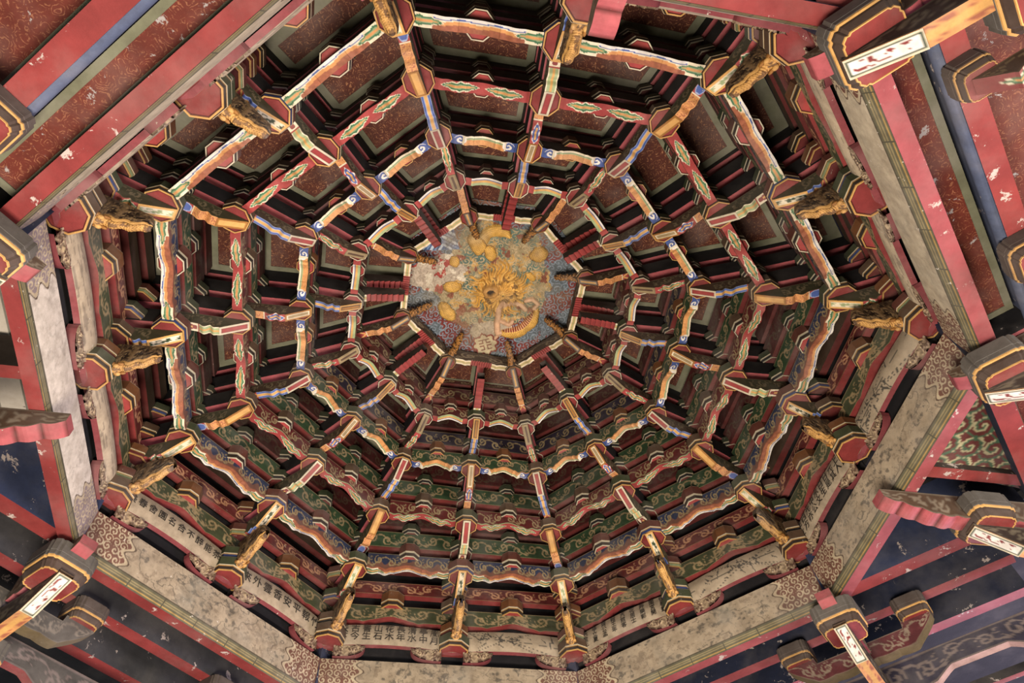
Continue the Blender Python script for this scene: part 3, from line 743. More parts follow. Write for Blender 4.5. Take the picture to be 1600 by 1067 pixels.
def bamboo(s, t, L, H, seed):
    x = s * L; y = t * H; r = np.random.RandomState(seed); c = np.ones(s.shape + (3,)) * BEIGE * 1.05
    c = c * (.86 + .26 * fbm(x * 10, y * 25, seed))[..., None]
    cx, cy = L * r.uniform(.35, .65), H * .5
    for i in range(34):
        a = r.uniform(0, 6.28); l = r.uniform(.03, .07); ox = cx + r.normal(0, L * .17); oy = cy + r.normal(0, H * .16)
        dx, dy = math.cos(a), math.sin(a) * .6; u = ((x - ox) * dx + (y - oy) * dy) / l; v = np.abs(-(x - ox) * dy + (y - oy) * dx)
        c = lay(c, (u > 0) & (u < 1) & (v < .0055 * (1 - u)), INK)
    for i in range(4):
        k_ = r.uniform(-.4, .4); c = lay(c, np.abs(y - cy - (x - cx) * k_) < .0022, INK)
    return c
WS = {}
def wall_board(L, j, kind):
    mb = MB(); S, T = np.meshgrid(np.linspace(0, 1, 150), np.linspace(0, 1, 22), indexing='ij')
    crown = .035 * np.sin(S * np.pi)
    bul = .02 * np.sin(T * np.pi)
    c = bamboo(S, T, L, .18, 20 + j) if kind == 'b' else (np.ones(S.shape + (3,)) * BEIGE * 1.05 * (.85 + .28 * fbm(S * L * 10, T * 4, 60 + j))[..., None])
    if kind == 'w': c = c * 1.25; c = lay(c, (fbm(S * L * 9, T * 16, 31 + j) > .60) * .6, C('6d6052'))
    c = lay(c, (np.abs(S - .5) > .44), C('7c735e')); c = lay(c, (np.abs(S - .5) > .43) & (np.abs(S - .5) < .44), BROWN)
    mb.grid(np.stack([S * L, bul + .02, T * .185 + crown - .015], -1), c)
    x = np.linspace(0, 1, 30); cr = .035 * np.sin(x * np.pi)
    mb.grid(np.stack([np.stack([x * L, x * 0 + .02, cr - .015], -1), np.stack([x * L, x * 0 - .015, cr - .022], -1)], 1), PINK * .7)
    mb.grid(np.stack([np.stack([x * L, x * 0 + .02, cr + .17], -1), np.stack([x * L, x * 0 - .05, cr + .17], -1)], 1), GREY * .6)
    return mb.mesh('painting_board', MPL if kind != 'b' else MP)
def spandrel(flip_):
    mb = MB(); S, T = np.meshgrid(np.linspace(0, 1, 36), np.linspace(0, 1, 12), indexing='ij')
    H = .10 * (1 - S ** 3) ** .5 + .0
    n = fbm(S * 9, T * 4, 5); c = np.ones(S.shape + (3,)) * C('8f7a62'); c = lay(c, n > .56, C('5d4436')); c = lay(c, scroll(S * 3, T, 1.2, .5, .5), C('b09a7a')); c = lay(c, scroll(S * 3, T, 2.1, .5, .4, -1), C('b09a7a'))
    relief = .012 * (n > .5)
    X = S * .25
    mb.grid(np.stack([X, .02 + relief, .0 - T * H], -1), c)
    mb.grid(np.stack([X[:, -1], np.full(36, .02), -H[:, -1]], -1)[:, None, :] + np.array([[[0, 0, 0], [0, -.06, 0]]]), PINK * .6)
    mb.grid(np.array([[[0, -.04, 0], [0, -.04, -.1]], [[.25, -.04, 0], [.25, -.04, -.01]]]), DARK)
    return mb.mesh('carved_spandrel', MP)
spm = spandrel(0)
def wavy_board(L, H, base, line, red, w=.03, arch=.05, z0=0, seed=0):
    mb = MB(); s = np.linspace(0, 1, 110)
    zb = arch * np.exp(-((s - .5) / .13) ** 2) - .012 * np.exp(-((np.abs(s - .5) - .22) / .03) ** 2)
    S, T = np.meshgrid(s, np.linspace(0, 1, 18), indexing='ij'); Zz = zb[:, None] * (1 - T) + H * T
    c = scrolls_face(base, line, L, H, 7, seed)(S, T); c = lay(c, (np.abs(S - .5) < .13) & (fbm(S * 40, T * 8, 4) > .5), line)
    mb.grid(np.stack([S * L, np.full(S.shape, w), Zz], -1), c)
    y = np.linspace(-w, w, 3); S2, Y = np.meshgrid(s, y, indexing='ij'); mb.grid(np.stack([S2 * L, Y, np.broadcast_to(zb[:, None], S2.shape)], -1), red)
    return mb.mesh('wavy_board', MP)
L0 = .86
wgreen = wavy_board(L0, .155, DGREEN * .8 + BROWN * .35, TAN, RED, .035, .05)
wred = plain_beam(L0, .03, 0, .13, DRED, DARK, RED, scrolls_face(DRED * 1.1, C('b5835f'), L0, .13, 4, 4)).mesh('red_scroll_board', MP)
wdk = MB(); wdk.box(0, L0, -.12, -.05, -.0, 1.25, DARK); wdk = wdk.mesh('back_boards', MDK)  # coloured near-black to give the deep shade behind the pale boards
wcap = plain_beam(L0, .03, 0, .13, BROWN * .7, DARK, DRED).mesh('cap_board', MDK)
for j in range(16):
    az0, az1 = j * math.pi / 8, (j + 1) * math.pi / 8
    # nominal octagon corner / side middle on the inner line of the wall
    def wp(q, apo):
        a = q * math.pi / 8; r = apo / math.cos(math.pi / 8) if q % 2 == 0 else apo
        return np.array([r * math.sin(a), -r * math.cos(a)])
    a, b = wp(j, APO + .0), wp(j + 1, APO + .0); L, rz = frame(a, b)
    seg = 'clockwise from %s' % CLK[j]
    g = 'wall boards round the vault foot'
    kind = 'b' if j in (4, 6, 8, 5 - 5) and j != 0 else ('w' if j in (12, 13, 2, 3, 14, 15, 0, 1) else 't')
    u = (b - a) / L
    root = obj('painting_board', wall_board(L, j, kind), loc=(a[0], a[1], Z + .015), rz=rz, cat='painted board', group=g,
               label='pale %s board at the vault foot, %s' % ({'b': 'ink bamboo', 'w': 'flaking limewashed', 't': 'inscribed'}[kind], seg))
    obj('carved_spandrel', spm, root, loc=(.09, 0, .0)); s2 = obj('carved_spandrel', spm, root, loc=(L - .09, 0, .0), sc=(-1, 1, 1))
    wg = obj('scroll_board', wgreen, loc=(a[0], a[1], Z + .245), rz=rz, sc=(L / L0, 1, 1), cat='scroll board', group=g, label='wavy green scroll board with red edge at the vault foot, %s' % seg)
    m0 = (a + b) / 2
    o = obj('bearing_block', midM['0'][0], loc=(m0[0], m0[1], Z + .375), rz=rz, cat='bracket block', group='middle blocks of the wall', label='octagonal block on the green scroll board at the vault foot, %s' % seg)
    obj('block_rim', midM['0'][1], o)
    obj('scroll_board', wred, loc=(a[0] , a[1], Z + .52), rz=rz, sc=(L / L0, 1, 1), cat='scroll board', group=g, label='dark red board with pale scrolls above the green one, %s' % seg)
    bk = obj('backing_wall', wdk, loc=(a[0], a[1], Z - .02), rz=rz, sc=(L / L0, 1, 1), kind='structure', cat=None)
    bk.name = 'wall_vault'
    up = obj('cap_board', wcap, loc=(a[0], a[1], Z + .78), rz=rz, sc=(L / L0, 1, 1), cat='cap board', group=g, label='plain dark board high on the vault wall, %s' % seg)
    obj('upper_cap_board', wcap, up, loc=(0, 0, .25))

# ---- inscriptions in ink on the pale boards
def glyphs(cols, j, x0, x1, z0, z1, size):
    a_ = j * math.pi / 8
    def wp(q, apo):
        a = q * math.pi / 8; r = apo / math.cos(math.pi / 8) if q % 2 == 0 else apo
        return np.array([r * math.sin(a), -r * math.cos(a)])
    a, b = wp(j, APO), wp(j + 1, APO); L, rz = frame(a, b)
    body = '\n'.join(''.join(r) for r in zip(*cols))
    return a, b, L, rz, body
mink = material('ink', col=C('2c2823'), dust=.1)
TXT = {7: ['佳春畫', '聞宮開', '弄樂郭', '花居士', '大館客', '報王年', '齊公孟', '亭立夏', '天金三'], 5: ['五民', '上人', '元其', '日是', '白生', '水文', '中公', '光亦', '四方', '年立'],
       11: ['茶', '能', '醉', '不', '合', '名', '園', '舍', '春', '美'], 9: ['風月', '亭中', '清水', '長年', '花木', '山石', '書生', '古今', '天下'], 10: ['竹', '報', '平', '安', '香', '雲', '外', '來']}
for j, cols in TXT.items():
    a, b, L, rz, body = glyphs(cols, j, 0, 0, 0, 0, 0)
    rows = len(cols[0]); nc = len(cols); 
    root = next(o for o in scn.objects if o.name.startswith('painting_board') and abs(o.location.x - a[0]) < 1e-4 and abs(o.location.y - a[1]) < 1e-4)
    step = L * .80 / nc; size = min(step * .85, .16 / rows * .95)
    for ci, colt in enumerate(cols):
        cu = bpy.data.curves.new('inscription', 'FONT'); cu.body = '\n'.join(colt); cu.size = size; cu.space_line = .95; cu.align_x = 'CENTER'; cu.align_y = 'CENTER'; cu.extrude = .0008; cu.resolution_u = 1
        cu.materials.append(mink)
        xo = L * .10 + step * (ci + .5)
        tmp = bpy.data.objects.new('tmp', cu); scn.collection.objects.link(tmp); bpy.context.view_layer.update()
        me = bpy.data.meshes.new_from_object(tmp.evaluated_get(bpy.context.evaluated_depsgraph_get())); bpy.data.objects.remove(tmp)
        if not me.materials: me.materials.append(mink)
        o = obj('inscription', me, root)
        o.location = (L - xo if False else xo, .043, .08 + .035 * math.sin(xo / L * math.pi)); o.rotation_euler = (math.pi / 2, 0, math.pi)

# ---- octagon lintels
def lintel_mesh(L, j):
    mb = MB(); S, T = np.meshgrid(np.linspace(0, 1, 640), np.linspace(0, 1, 56), indexing='ij'); H = .32
    base = BEIGE * 1.05 if j not in (13,) else C('cfc3b3')
    c = ink(S, T, L, H, 100 + j, base) if j != 13 else ink(S, T, L, H, 100 + j, base) * .35 + base * .65
    if j in (1, 3, 15): c = c * .4 + C('c4b69c') * .6
    # carved-look floral ends with a scalloped border
    e = np.minimum(S, 1 - S) * L; sc_ = .30 + .03 * np.cos(T * 18)
    fl_ = np.zeros(S.shape)
    for qi, cx in enumerate((.035, .095, .155, .215, .27)):
        for cy in (.09, .145, .20, .255, .305):
            fl_ = np.maximum(fl_, scroll(e, T * H, cx + .012 * math.sin(cy * 60), cy, .031, 1 if (qi + int(cy * 100)) % 2 else -1, 1.3, cy * 3, .2))
    m = e < sc_; c = lay(c, m, C('6e4a3c') if j not in (13, 15) else C('8a7a78')); c = lay(c, m & (fl_ > 0), C('b7a688')); c = lay(c, np.abs(e - sc_) < .012, C('b7a688')); c = lay(c, np.abs(e - sc_ - .02) < .006, C('5b4a3c'))
    # fret trim along the lower edge
    x = S * L; z = T * H
    m = z < .058; c = lay(c, m, C('57533f'))
    k_ = (x / .28) % 1
    for z0, z1 in ((.007, .016), (.024, .030), (.040, .045)):
        c = lay(c, m & (z > z0) & (z < z1) & (np.abs(k_ - .5) < .485), C('a8884c') if z0 < .02 else C('8a7c58'))
    c = lay(c, m & (np.abs(k_) < .012), C('3c3428')); c = lay(c, (z > .056) & (z < .060), C('3c3428'))
    lean, ch, sh, th = {13: (.015, .0, .0, .075), 15: (.034, .008, -.020, .14), 1: (.034, .008, -.020, .14)}.get(j, (.032, .030, .0, .140))
    off = sh - np.where(z < .06, (.06 - z) / .06 * ch, 0) - lean * (1 - T) + .006 * np.sin(T * np.pi)
    mb.grid(np.stack([S * L, off, T * H], -1), c)
    yi = sh - ch - lean - .001
    body = MB(); body.box(0, L, min(-.15, yi - .08) if j != 13 else -.10, yi, 0, H, GREY * .6, {'b': PINK * .95 if j in (3, 5, 7) else RED * 1.05, 'y0': NAVY})  # right-hand undersides coloured pinker to carry the pinkish light there
    return mb.mesh('painted_face', MPL if j in (13, 11, 3) else MP), body.mesh('lintel_beam', MPW)
LDESC = {1: 'top red lintel with a pale edge, over the shadowed corner', 3: 'right-hand octagon lintel with a wide rose underside', 5: 'lower right diagonal octagon lintel painted with ink rocks',
         7: 'bottom right octagon lintel painted with ink bamboo', 9: 'octagon lintel along the bottom edge painted with ink landscape', 11: 'bottom left octagon lintel with flaked red lower edge',
         13: 'left upright octagon lintel with whitened face and gold fret edge', 15: 'upper left octagon lintel with peeling red underside'}
def side(j, apo, ext=0.):
    """end points of octagon side j (odd) at a given apothem, image-plane clockwise"""
    az = j * math.pi / 8; n = np.array([math.sin(az), -math.cos(az)]); t = np.array([math.cos(az), math.sin(az)])
    h = APO * math.tan(math.pi / 8) + ext
    return n * apo - t * h, n * apo + t * h, n, t
for j in range(1, 16, 2):
    a, b, n, t = side(j, APO); L, rz = frame(a, b)
    face, body = lintel_mesh(L, j)
    o = obj('lintel_beam', body, loc=(a[0], a[1], Z - .42), rz=rz, cat='lintel', label=LDESC[j], group='octagon lintels')
    obj('painted_face', face, o)

# ---- dark slabs added outside the square frame to hide the bright sky
az = 3 * math.pi / 8
for q in range(4):
    a_ = az + q * math.pi / 2; n = np.array([math.sin(a_), -math.cos(a_)]); mb = MB(); mb.box(-9, 9, 0, 5.5, 0, .08, DARK * 1.2)
    o = obj('ceiling', mb.mesh('sky_block_slab', MDK), loc=(n[0] * 3.45, n[1] * 3.45, Z + .30 + .004 * q), kind='structure'); o.rotation_euler = (0, 0, math.atan2(n[1], n[0]) - math.pi / 2)
# ---- square outer frame: extensions past the octagon corners and outer parallels
XD = {3: 'right', 7: 'bottom right', 11: 'bottom left', 15: 'upper left'}
def beam(name, L, y0, y1, z0, z1, under, side_, mat=MPW):
    mb = MB(); mb.box(0, L, y0, y1, z0, z1, side_, {'b': under, 't': DARK}); return mb.mesh(name, mat)
for j in (3, 7, 11, 15):
    a, b, n, t = side(j, APO)
    sc_ = NAVY * (1.3 if j in (7, 11) else .8)
    for q, (p, s) in enumerate(((a, -1), (b, 1))):
        LL = 1.46
        p0 = p if s > 0 else p - t * LL
        _, rz = frame(p0, p0 + t)
        o = obj('frame_beam', beam('frame_beam', LL, -.13, 0, -.38, .30, RED * 1.1, sc_), loc=(p0[0], p0[1], Z), rz=rz, cat='frame beam', group='square frame beams',
                label='navy sided frame beam continuing the %s lintel past its %s end' % (XD[j], 'clockwise' if s > 0 else 'anticlockwise'))
    # outer parallel beams
    for m_, (dn, zb) in enumerate(((2.89, -.44), (3.40, -.36)) if j in (3, 15) else ((3.05, -.32), (3.50, -.32))):
        p0 = n * dn - t * 2.3; _, rz = frame(p0, p0 + t)
        o = obj('outer_beam', beam('outer_beam', 4.6, -.11, 0, zb, zb + .62, RED * 1.15 if j != 7 else PINK, C('43485a') if j in (3, 15) else (C('1f2436') if j == 7 else C('3c3b3d'))), loc=(p0[0], p0[1], Z), rz=rz, cat='outer beam', group='beams outside the octagon',  # bottom right undersides in PINK to carry the cool light falling there
                label='%s red bottomed beam running parallel outside the %s lintel' % ('nearer' if m_ == 0 else 'farther', XD[j]))
        if m_ == 0 and j in (3, 15):
            mb = MB(); th = np.linspace(-np.pi / 2, np.pi / 2, 8)
            P = np.stack([np.broadcast_to(np.array([0, 4.6])[:, None], (2, 8)), np.broadcast_to(.035 * np.cos(th), (2, 8)), np.broadcast_to(.04 * np.sin(th) + zb + .05, (2, 8))], -1)
            mb.grid(P, C('525a70')); obj('round_moulding', mb.mesh('round_moulding', MP, True), o)
    # brocade boards between lintel and outer beam, and beyond
    if j in (3, 15):
        h = .93
        for (n0, n1, zz) in ((2.66, 2.86, -.29), (3.0, 3.4, -.26)):
            poly_panel([n * n0 - t * h, n * n0 + t * h, n * n1 + t * h, n * n1 - t * h], zz, .04, MCPL, th=.02)
        for s_ in (-1, 1):
            p0 = n * 2.66 + t * s_ * 1.03; _, rz = frame(p0, p0 + n)
            obj('cross_beam', beam('cross_beam', .24, -.05, .05, -.42, -.1, PINK, DARK), loc=(p0[0], p0[1], Z), rz=rz, cat='cross beam', group='short cross beams', label='short pink bottomed beam joining the %s lintel and outer beam at its %s end' % (XD[j], 'clockwise' if s_ > 0 else 'other'))
            q = [n * 2.66 + t * s_ * 1.10, n * 2.66 + t * s_ * 1.9, n * 2.86 + t * s_ * 1.9, n * 2.86 + t * s_ * 1.10]
            poly_panel(q if s_ > 0 else q[::-1], -.29, .03, MCPL, th=.02)
    else:
        h = 2.3
        o = poly_panel([n * 2.66 - t * 1.0, n * 2.66 + t * 1.0, n * 3.5 + t * 1.6, n * 3.5 - t * 1.6], .25, .03, MDK, bmat=MDK)

# ---- corner ceilings in the four triangles
for j, desc in ((1, 'dark'), (5, 'green'), (9, 'dark'), (13, 'plank')):
    az = j * math.pi / 8; n = np.array([math.sin(az), -math.cos(az)]); t = np.array([math.cos(az), math.sin(az)])
    h = APO * math.tan(math.pi / 8); d0 = APO + .13
    if desc == 'plank':
        root = obj('ceiling', None, loc=(0, 0, Z + .12), kind='structure')
        for q in range(7):
            n0 = d0 + q * .155; hh = h + .1 - (q * .155); 
            if hh < .1: break
            mb = MB(); mb.box(-hh - .05, hh + .05, 0, .145, 0, .02, np.ones(3)); o = obj('plank', mb.mesh('plank', MPLS), root, loc=(n[0] * n0, n[1] * n0, .004 * (q % 2)), rz=math.atan2(t[1], t[0]) + 0)
            o.rotation_euler = (0, 0, math.atan2(-t[1], -t[0]))
    else:
        root = obj('ceiling', None, loc=(0, 0, Z + .10), kind='structure')
        mb = MB(); nn = 120
        S, T = np.meshgrid(np.linspace(-1, 1, nn), np.linspace(0, 1, 80), indexing='ij')
        W = (h + .1) * (1 - T) + .02; X = S * W; Yv = T * 1.15
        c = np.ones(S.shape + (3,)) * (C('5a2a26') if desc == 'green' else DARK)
        if desc == 'green':
            sc = .17
            ix = np.floor(X / sc).astype(np.int64); iy = np.floor(Yv / sc).astype(np.int64)
            for ox in (0, 1):
                for oy in (0, 1):
                    cx = (ix + ox) * sc; cy = (iy + oy) * sc
                    c = lay(c, scroll(X - cx, Yv - cy, 0, 0, .10, 1, 1.6, .3, .12), C('a8a07c')); c = lay(c, scroll(X - cx, Yv - cy, 0, 0, .10, 1, 1.6, .55, .14), C('3f5a42'))
            c = lay(c, (np.abs(X) > W - .05) | (Yv < .03), C('5c2420'))
        if desc == 'green':
            q = 52; mb.grid(np.stack([X, Yv, np.full(S.shape, -.36)], -1)[66:], c[66:]); mb.grid(np.stack([X, Yv, np.full(S.shape, .02)], -1)[::20, ::20], DARK)  # second sheet coloured DARK to stand for shade in the open half
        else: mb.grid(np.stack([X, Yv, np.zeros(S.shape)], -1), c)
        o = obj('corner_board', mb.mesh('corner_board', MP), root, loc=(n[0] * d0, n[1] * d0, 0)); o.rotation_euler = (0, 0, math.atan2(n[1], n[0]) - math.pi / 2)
    # strut beam across the triangle
    p0 = n * (APO + .13); _, rz = frame(p0, p0 + n)
    off = t * (-.14 if j == 5 else .12)
    obj('corner_beam', beam('corner_beam', 1.0, -.045, .045, -.31 if j == 5 else -.20, .08, RED * 1.15, DBROWN), loc=(p0[0] + off[0], p0[1] + off[1], Z), rz=rz, cat='corner beam', group='corner beams',
        label='short red bottomed beam crossing the %s corner triangle' % {1: 'upper', 5: 'lower right', 9: 'bottom', 13: 'left'}[j])

# ---- big corner brackets carrying the lintels
def big_block(r=.155, h=.19, col=GREY * .55, rim=GOLD, red=RED, name='corner_block'):
    mb = MB(); t = MB()
    def ringp(s, z):          # square with ogee-notched corners
        pts = []
        for q in range(4):
            a = q * math.pi / 2
            for (x, y) in ((1, -.62), (1, .62), (.93, .70), (.95, .80), (.80, .95), (.70, .93)):
                pts.append((s * (x * math.cos(a) - y * math.sin(a)), s * (x * math.sin(a) + y * math.cos(a)), z))
        return np.array(pts)
    def loft(m_, secs):
        for (s0, z0, _), (s1, z1, c1) in zip(secs[:-1], secs[1:]): m_.grid(np.stack([ringp(s0, z0), ringp(s1, z1)]), c1, closed=True)
    loft(mb, [(.001, .0, red), (r * .78, .0, red)]); loft(mb, [(r * .96, h * .36, col), (r, h * .40, col), (r, h * .55, col), (r * 1.01, h * .56, col), (r * 1.01, h * .97, col), (r * .99, h, col), (.001, h, col)])
    loft(t, [(r * .77, .0, rim), (r * .78, -.004, rim), (r * .81, -.004, rim), (r * .82, .004, rim), (r * .92, h * .22, C('4a3a30')), (r * .93, h * .31, C('4a3a30')), (r * .98, h * .335, rim), (r * .99, h * .38, rim), (r * .95, h * .39, rim)])
    return mb.mesh(name, MP), t.mesh(name + '_rim', MP)
bbm = big_block()
def corbel_mesh(L, w, h):
    """stepped corbel: nose at x=0 (inside), bottom in rounded steps"""
    mb = MB(); s = np.linspace(0, 1, 60); st = (s * L / .11) % 1
    zb = -.01 - h * .75 * np.clip(s * L / .34, 0, 1) - .018 * np.sin(st * np.pi) ; zb = np.minimum(zb, -.01)
    y = np.linspace(-w, w, 3); S, Y = np.meshgrid(s, y, indexing='ij'); c = np.ones(S.shape + (3,)) * PINK * 1.15; c = lay(c, np.broadcast_to((st < .06)[:, None], S.shape), DRED)
    mb.grid(np.stack([S * L, Y, np.broadcast_to(zb[:, None], S.shape)], -1), c)
    S, T = np.meshgrid(s, np.linspace(0, 1, 10), indexing='ij')
    sc = scrolls_face(BROWN * 1.1, C('8a7c68'), L, h, 4, 2)(S, T)
    for sy in (-1, 1): mb.grid(np.stack([S * L, np.full(S.shape, sy * w), zb[:, None] * (1 - T) + h * .30 * T], -1), sc)
    mb.grid(np.array([[[0, -w, -.01], [0, w, -.01]], [[0, -w, h * .3], [0, w, h * .3]]]), PINK); mb.box(0, L, -w, w, h * .3, h * .301, BROWN)
    return mb.mesh('corbel', MP)
def bowed_arm(L, w, h, drop, capc, under):
    """outer arm, x=0 tip under the block, runs outward bowing down"""
    mb = MB(); s = np.linspace(0, 1, 60)
    zb = -.02 - h * np.clip(s * L / .26, 0, 1) - drop * np.sin(np.clip((s - .2) / .8, 0, 1) * np.pi * .8)
    y = np.linspace(-w, w, 9); S, Y = np.meshgrid(s, y, indexing='ij')
    c = np.ones(S.shape + (3,)) * under
    c = lay(c, (np.abs(Y) < w * .25), GOLD); c = lay(c, (np.abs(Y) > w * .25) & (np.abs(Y) < w * .8) & (vnoise(S * 120, Y * 300, 3) > .5), TERRA)
    c = lay(c, S > .72, BRIGHT)
    mb.grid(np.stack([S * L, Y, np.broadcast_to(zb[:, None], S.shape)], -1), c)
    S, T = np.meshgrid(s, np.linspace(0, 1, 10), indexing='ij'); sc = scrolls_face(DBROWN * 1.2, C('6f6552'), L, .2, 4, 7)(S, T)
    for sy in (-1, 1): mb.grid(np.stack([S * L, np.full(S.shape, sy * w), zb[:, None] * (1 - T)], -1), sc)
    mb.box(0, L, -w, w, 0, .001, BROWN)
    p = MB(); S, T = np.meshgrid(np.linspace(0, 1, 30), np.linspace(-1, 1, 15), indexing='ij'); x0, x1 = 0., .26; ax = np.array([x1, 0, -h]); nn = np.array([ax[2], 0, -ax[0]]); nn /= np.linalg.norm(nn)
    if nn[2] > 0: nn = -nn
    dd = np.minimum(np.minimum(S, 1 - S) * .3, (1 - np.abs(T)) * w); cc = np.ones(S.shape + (3,)) * CREAM * .9; cc = lay(cc, (dd > .010) & (dd < .018), capc); cc = lay(cc, (dd > .018), WHITE * 1.05)
    cc = lay(cc, (dd > .022) & (fbm(S * 9, T * 4, 6) > .60), RED)
    pp = np.array([0, 0, -.02]) + S[..., None] * ax + T[..., None] * np.array([0, w * .99, 0]) + nn * .005; p.grid(pp, cc)
    return mb.mesh('outer_arm', MP), p.mesh('cartouche_outer', MP)
corb = corbel_mesh(.62, .055, .15); corbL = corbel_mesh(1.1, .055, .16)
oarm = bowed_arm(1.35, .046, .14, .05, DGREEN, ORANGE)
VB = [(0, 15, 'above the top edge'), (2, 3, 'upper right, at the top of the right lintel'), (4, 3, 'right, at the bottom of the right lintel'), (6, 7, 'bottom right, below the lintel corner'),
      (12, 11, 'bottom left, below the lintel corner'), (14, 15, 'left edge, at the foot of the upper left lintel'), (5, 5, 'lower right, outside the diagonal lintel'), (13, 13, 'left edge, beside the whitened lintel'), (1, 1, 'top edge, outside the red lintel')]
for vq, sj, desc in VB:
    az = sj * math.pi / 8; n = np.array([math.sin(az), -math.cos(az)])
    if vq % 2 == 0:
        a = vq * math.pi / 8; R0 = APO / math.cos(math.pi / 8) + .02; p = np.array([R0 * math.sin(a), -R0 * math.cos(a)]); pb = p + n * .05; pc = p - n * .17; cm = corb
    else:
        p = n * (APO + .55); pb = p; pc = n * (APO - .12); cm = corbL
    _, rz = frame(p, p + n)
    obj('corbel_arm', cm, loc=(pc[0], pc[1], Z - .42 - .055), rz=rz, cat='corbel', group='stepped corbels under the lintels', label='pink bottomed stepped corbel %s' % desc)
    o = obj('corner_block', bbm[0], loc=(pb[0], pb[1], Z - .66), rz=rz, cat='bracket block', group='large notched blocks', label='large notched block %s' % desc); obj('block_rim', bbm[1], o)
    q0 = pb - n * .15
    o = obj('bowed_bracket', oarm[0], loc=(q0[0], q0[1], Z - .655), rz=rz, cat='bracket arm', group='bowed outer arms', label='bowed arm with white cartouche %s' % desc); obj('painted_cartouche', oarm[1], o)

for (sj, nn_, tt_, desc) in ((3, 3.10, -1.02, 'top right corner, at the far end of the bowed arm'), (11, 3.30, 1.02, 'bottom left corner, at the far end of the bowed arm')):
    az = sj * math.pi / 8; n = np.array([math.sin(az), -math.cos(az)]); t = np.array([math.cos(az), math.sin(az)])
    p = n * nn_ + t * tt_; _, rz = frame(p, p + n)
    o = obj('outer_block', bbm[0], loc=(p[0], p[1], Z - .92), rz=rz, cat='bracket block', group='blocks outside the frame', label='notched block at the %s' % desc); obj('block_rim', bbm[1], o)
# ---- cross arms and purlin boards outside the two lower sides
def cross_arm(L, w, h, base, line):
    mb = MB(); s = np.linspace(0, 1, 120); e = np.minimum(s, 1 - s)
    zb = np.where(e < .17, -.02 - h * (np.clip(e / .17, 0, 1)) ** .8, -h - .02) - .008 * np.abs(np.sin(s * 22)) * (e > .15)
    S, T = np.meshgrid(s, np.linspace(0, 1, 16), indexing='ij'); zt = np.where((e > .2), -.05, .0)[:, None]
    c = scrolls_face(base, line, L, h, 6, 3)(S, T)
    for sy in (-1, 1): mb.grid(np.stack([S * L, np.full(S.shape, sy * w), zb[:, None] * (1 - T) + zt * T], -1), c)
    S2, Y = np.meshgrid(s, np.array([-w, w]), indexing='ij'); mb.grid(np.stack([S2 * L, Y, np.broadcast_to(zb[:, None], S2.shape)], -1), TAN * .5); mb.grid(np.stack([S2 * L, Y, np.broadcast_to(zt, S2.shape)], -1), BROWN)
    return mb.mesh('cross_arm', MP)
cam_ = cross_arm(1.12, .05, .16, C('5f2f30'), C('93806c')); camL = cross_arm(1.12, .05, .17, C('55504a'), C('7c7266'))
sbm = block_meshes('side_block', .12, .14, C('4a3a33'), GOLD * .75, DRED)
bbs = big_block(.12, .15, C('52463e'), GOLD * .85, RED, 'side_block')
def long_board(L, H, base, line, under, w=.04):
    mb = MB(); s = np.linspace(0, 1, 260); x = s * L; k_ = (x / 1.3) % 1
    zb = .085 * np.clip(np.cos((k_ - .5) * 2 * np.pi * .9) * 1.6, -.2, 1) + .02 * np.exp(-((np.abs(k_ - .5) - .30) / .02) ** 2)
    S, T = np.meshgrid(s, np.linspace(0, 1, 24), indexing='ij'); c = scrolls_face(base, line, L, H, 14, 6)(S, T)
    for sy in (-1, 1): mb.grid(np.stack([S * L, np.full(S.shape, w * sy), zb[:, None] * (1 - T) + H * T], -1), c)
    S2, Y = np.meshgrid(s, np.array([-w, w]), indexing='ij'); mb.grid(np.stack([S2 * L, Y, np.broadcast_to(zb[:, None], S2.shape)], -1), under); mb.box(0, L, -w, w, H, H + .001, BROWN)
    return mb.mesh('purlin_board', MP)
for j, v in ((7, 6), (11, 12), (7, 8), (11, 10)):
    az = j * math.pi / 8; n = np.array([math.sin(az), -math.cos(az)]); t = np.array([math.cos(az), math.sin(az)]); h = APO * math.tan(math.pi / 8) * (-1 if ((v - j) % 16) > 8 else 1)
    c0 = n * 3.10 + t * h
    where = {(7, 6): 'bottom right corner', (11, 12): 'bottom left corner', (7, 8): 'bottom edge', (11, 10): 'bottom edge left'}[(j, v)]
    p0 = c0 - t * .56; _, rz = frame(p0, p0 + t)
    obj('cross_arm', cam_ if j == 7 else camL, loc=(p0[0], p0[1], Z - .46), rz=rz, cat='bracket arm', group='scrolled cross arms', label='scroll carved cross arm with upturned ends near the %s' % where)
    for s_ in (-1, 1):
        q = c0 + t * s_ * .46
        o = obj('side_block', bbs[0], loc=(q[0], q[1], Z - .47), rz=rz, cat='bracket block', group='blocks on the cross arms', label='notched block on the %s end of the cross arm near the %s' % ('clockwise' if s_ > 0 else 'anticlockwise', where)); obj('block_rim', bbs[1], o)
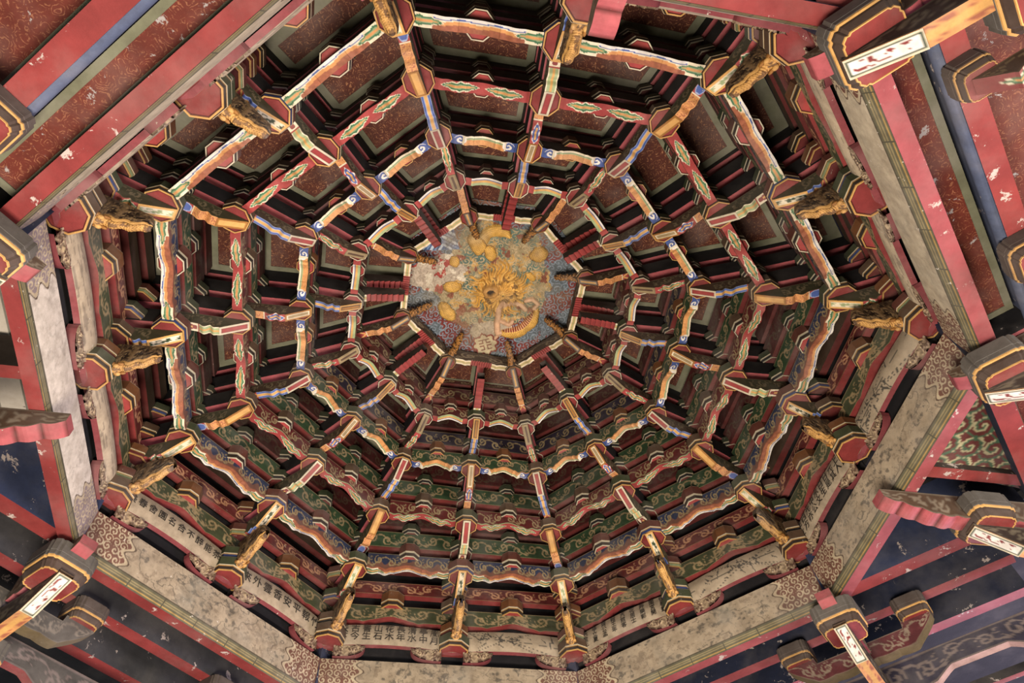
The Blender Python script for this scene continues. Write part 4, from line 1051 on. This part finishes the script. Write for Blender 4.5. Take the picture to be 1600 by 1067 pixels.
for j in (7, 11):
    az = j * math.pi / 8; n = np.array([math.sin(az), -math.cos(az)]); t = np.array([math.cos(az), math.sin(az)])
    p0 = n * 3.46 - t * 2.4; _, rz = frame(p0, p0 + t)
    obj('purlin_board', long_board(4.8, .24, C('37333f') if j == 7 else C('4b4742'), C('7a6c66'), C('cfa9a4') if j == 7 else PINK), loc=(p0[0], p0[1], Z - .76), rz=rz, cat='purlin board', group='wavy purlin boards',
        label='dark scroll board with wavy pink lower edge outside the %s lintel' % XD[j])
    p0 = n * 3.80 - t * 3
    obj('eaves_beam', beam('eaves_beam', 6, -.12, 0, -.30, .0, PINK * 1.2, C('7a6d5a')), loc=(p0[0], p0[1], Z - .92), rz=rz, cat='eaves beam', group='eaves beams', label='pale painted outermost beam beyond the %s lintel' % XD[j])
    obj('tier_rail', beam('tier_rail', 6, -.06, 0, -.06, .0, PINK * 1.2, DARK), loc=(p0[0] - n[0] * .14, p0[1] - n[1] * .14, Z - .72), rz=rz, cat='rail', group='thin rails', label='thin pink bottomed rail beyond the wavy board outside the %s lintel' % XD[j])
# support blocks under the right and upper left outer beams
for j, offs in ((3, (-.62, .45)), (15, (-.55, .75))):
    az = j * math.pi / 8; n = np.array([math.sin(az), -math.cos(az)]); t = np.array([math.cos(az), math.sin(az)])
    for q, of in enumerate(offs):
        sb = .72 if (j, q) == (3, 0) else 1.
        p = n * 2.94 + t * of; _, rz = frame(p, p + t)
        o = obj('side_block', bbs[0], loc=(p[0], p[1], Z - .59), rz=rz, sc=(sb, sb, 1), cat='bracket block', group='blocks under the outer beams', label='grey notched block under the %s outer beam, %s one' % (XD[j], 'anticlockwise' if q == 0 else 'clockwise')); obj('block_rim', bbs[1], o)

la = leaf_arm = None
mb = MB(); s = np.linspace(0, 1, 50); zb = -.13 * np.clip(s / .3, 0, 1) - .03 * np.sin(s * 9) * (s > .3)
S, Y = np.meshgrid(s, np.linspace(-.04, .04, 9), indexing='ij'); c = leaf(S, Y / .042, .55, .38, np.ones(S.shape + (3,)) * RED)
mb.grid(np.stack([S * .36, Y, np.broadcast_to(zb[:, None], S.shape)], -1), c)
S, T = np.meshgrid(s, np.linspace(0, 1, 10), indexing='ij')
for sy in (-1, 1): mb.grid(np.stack([S * .36, np.full(S.shape, .04 * sy), zb[:, None] * (1 - T)], -1), scrolls_face(BROWN * 1.2, TAN, .36, .15, 2, 4)(S, T))
mb.box(0, .36, -.04, .04, 0, .001, BROWN)
az = 3 * math.pi / 8; n = np.array([math.sin(az), -math.cos(az)]); t = np.array([math.cos(az), math.sin(az)]); p = n * 2.90 + t * -.62; _, rz = frame(p, p + n)
obj('leaf_bracket', mb.mesh('leaf_bracket', MP), loc=(p[0], p[1], Z - .595), rz=rz, cat='bracket arm', label='small leaf painted bracket under the notched block at the top right')
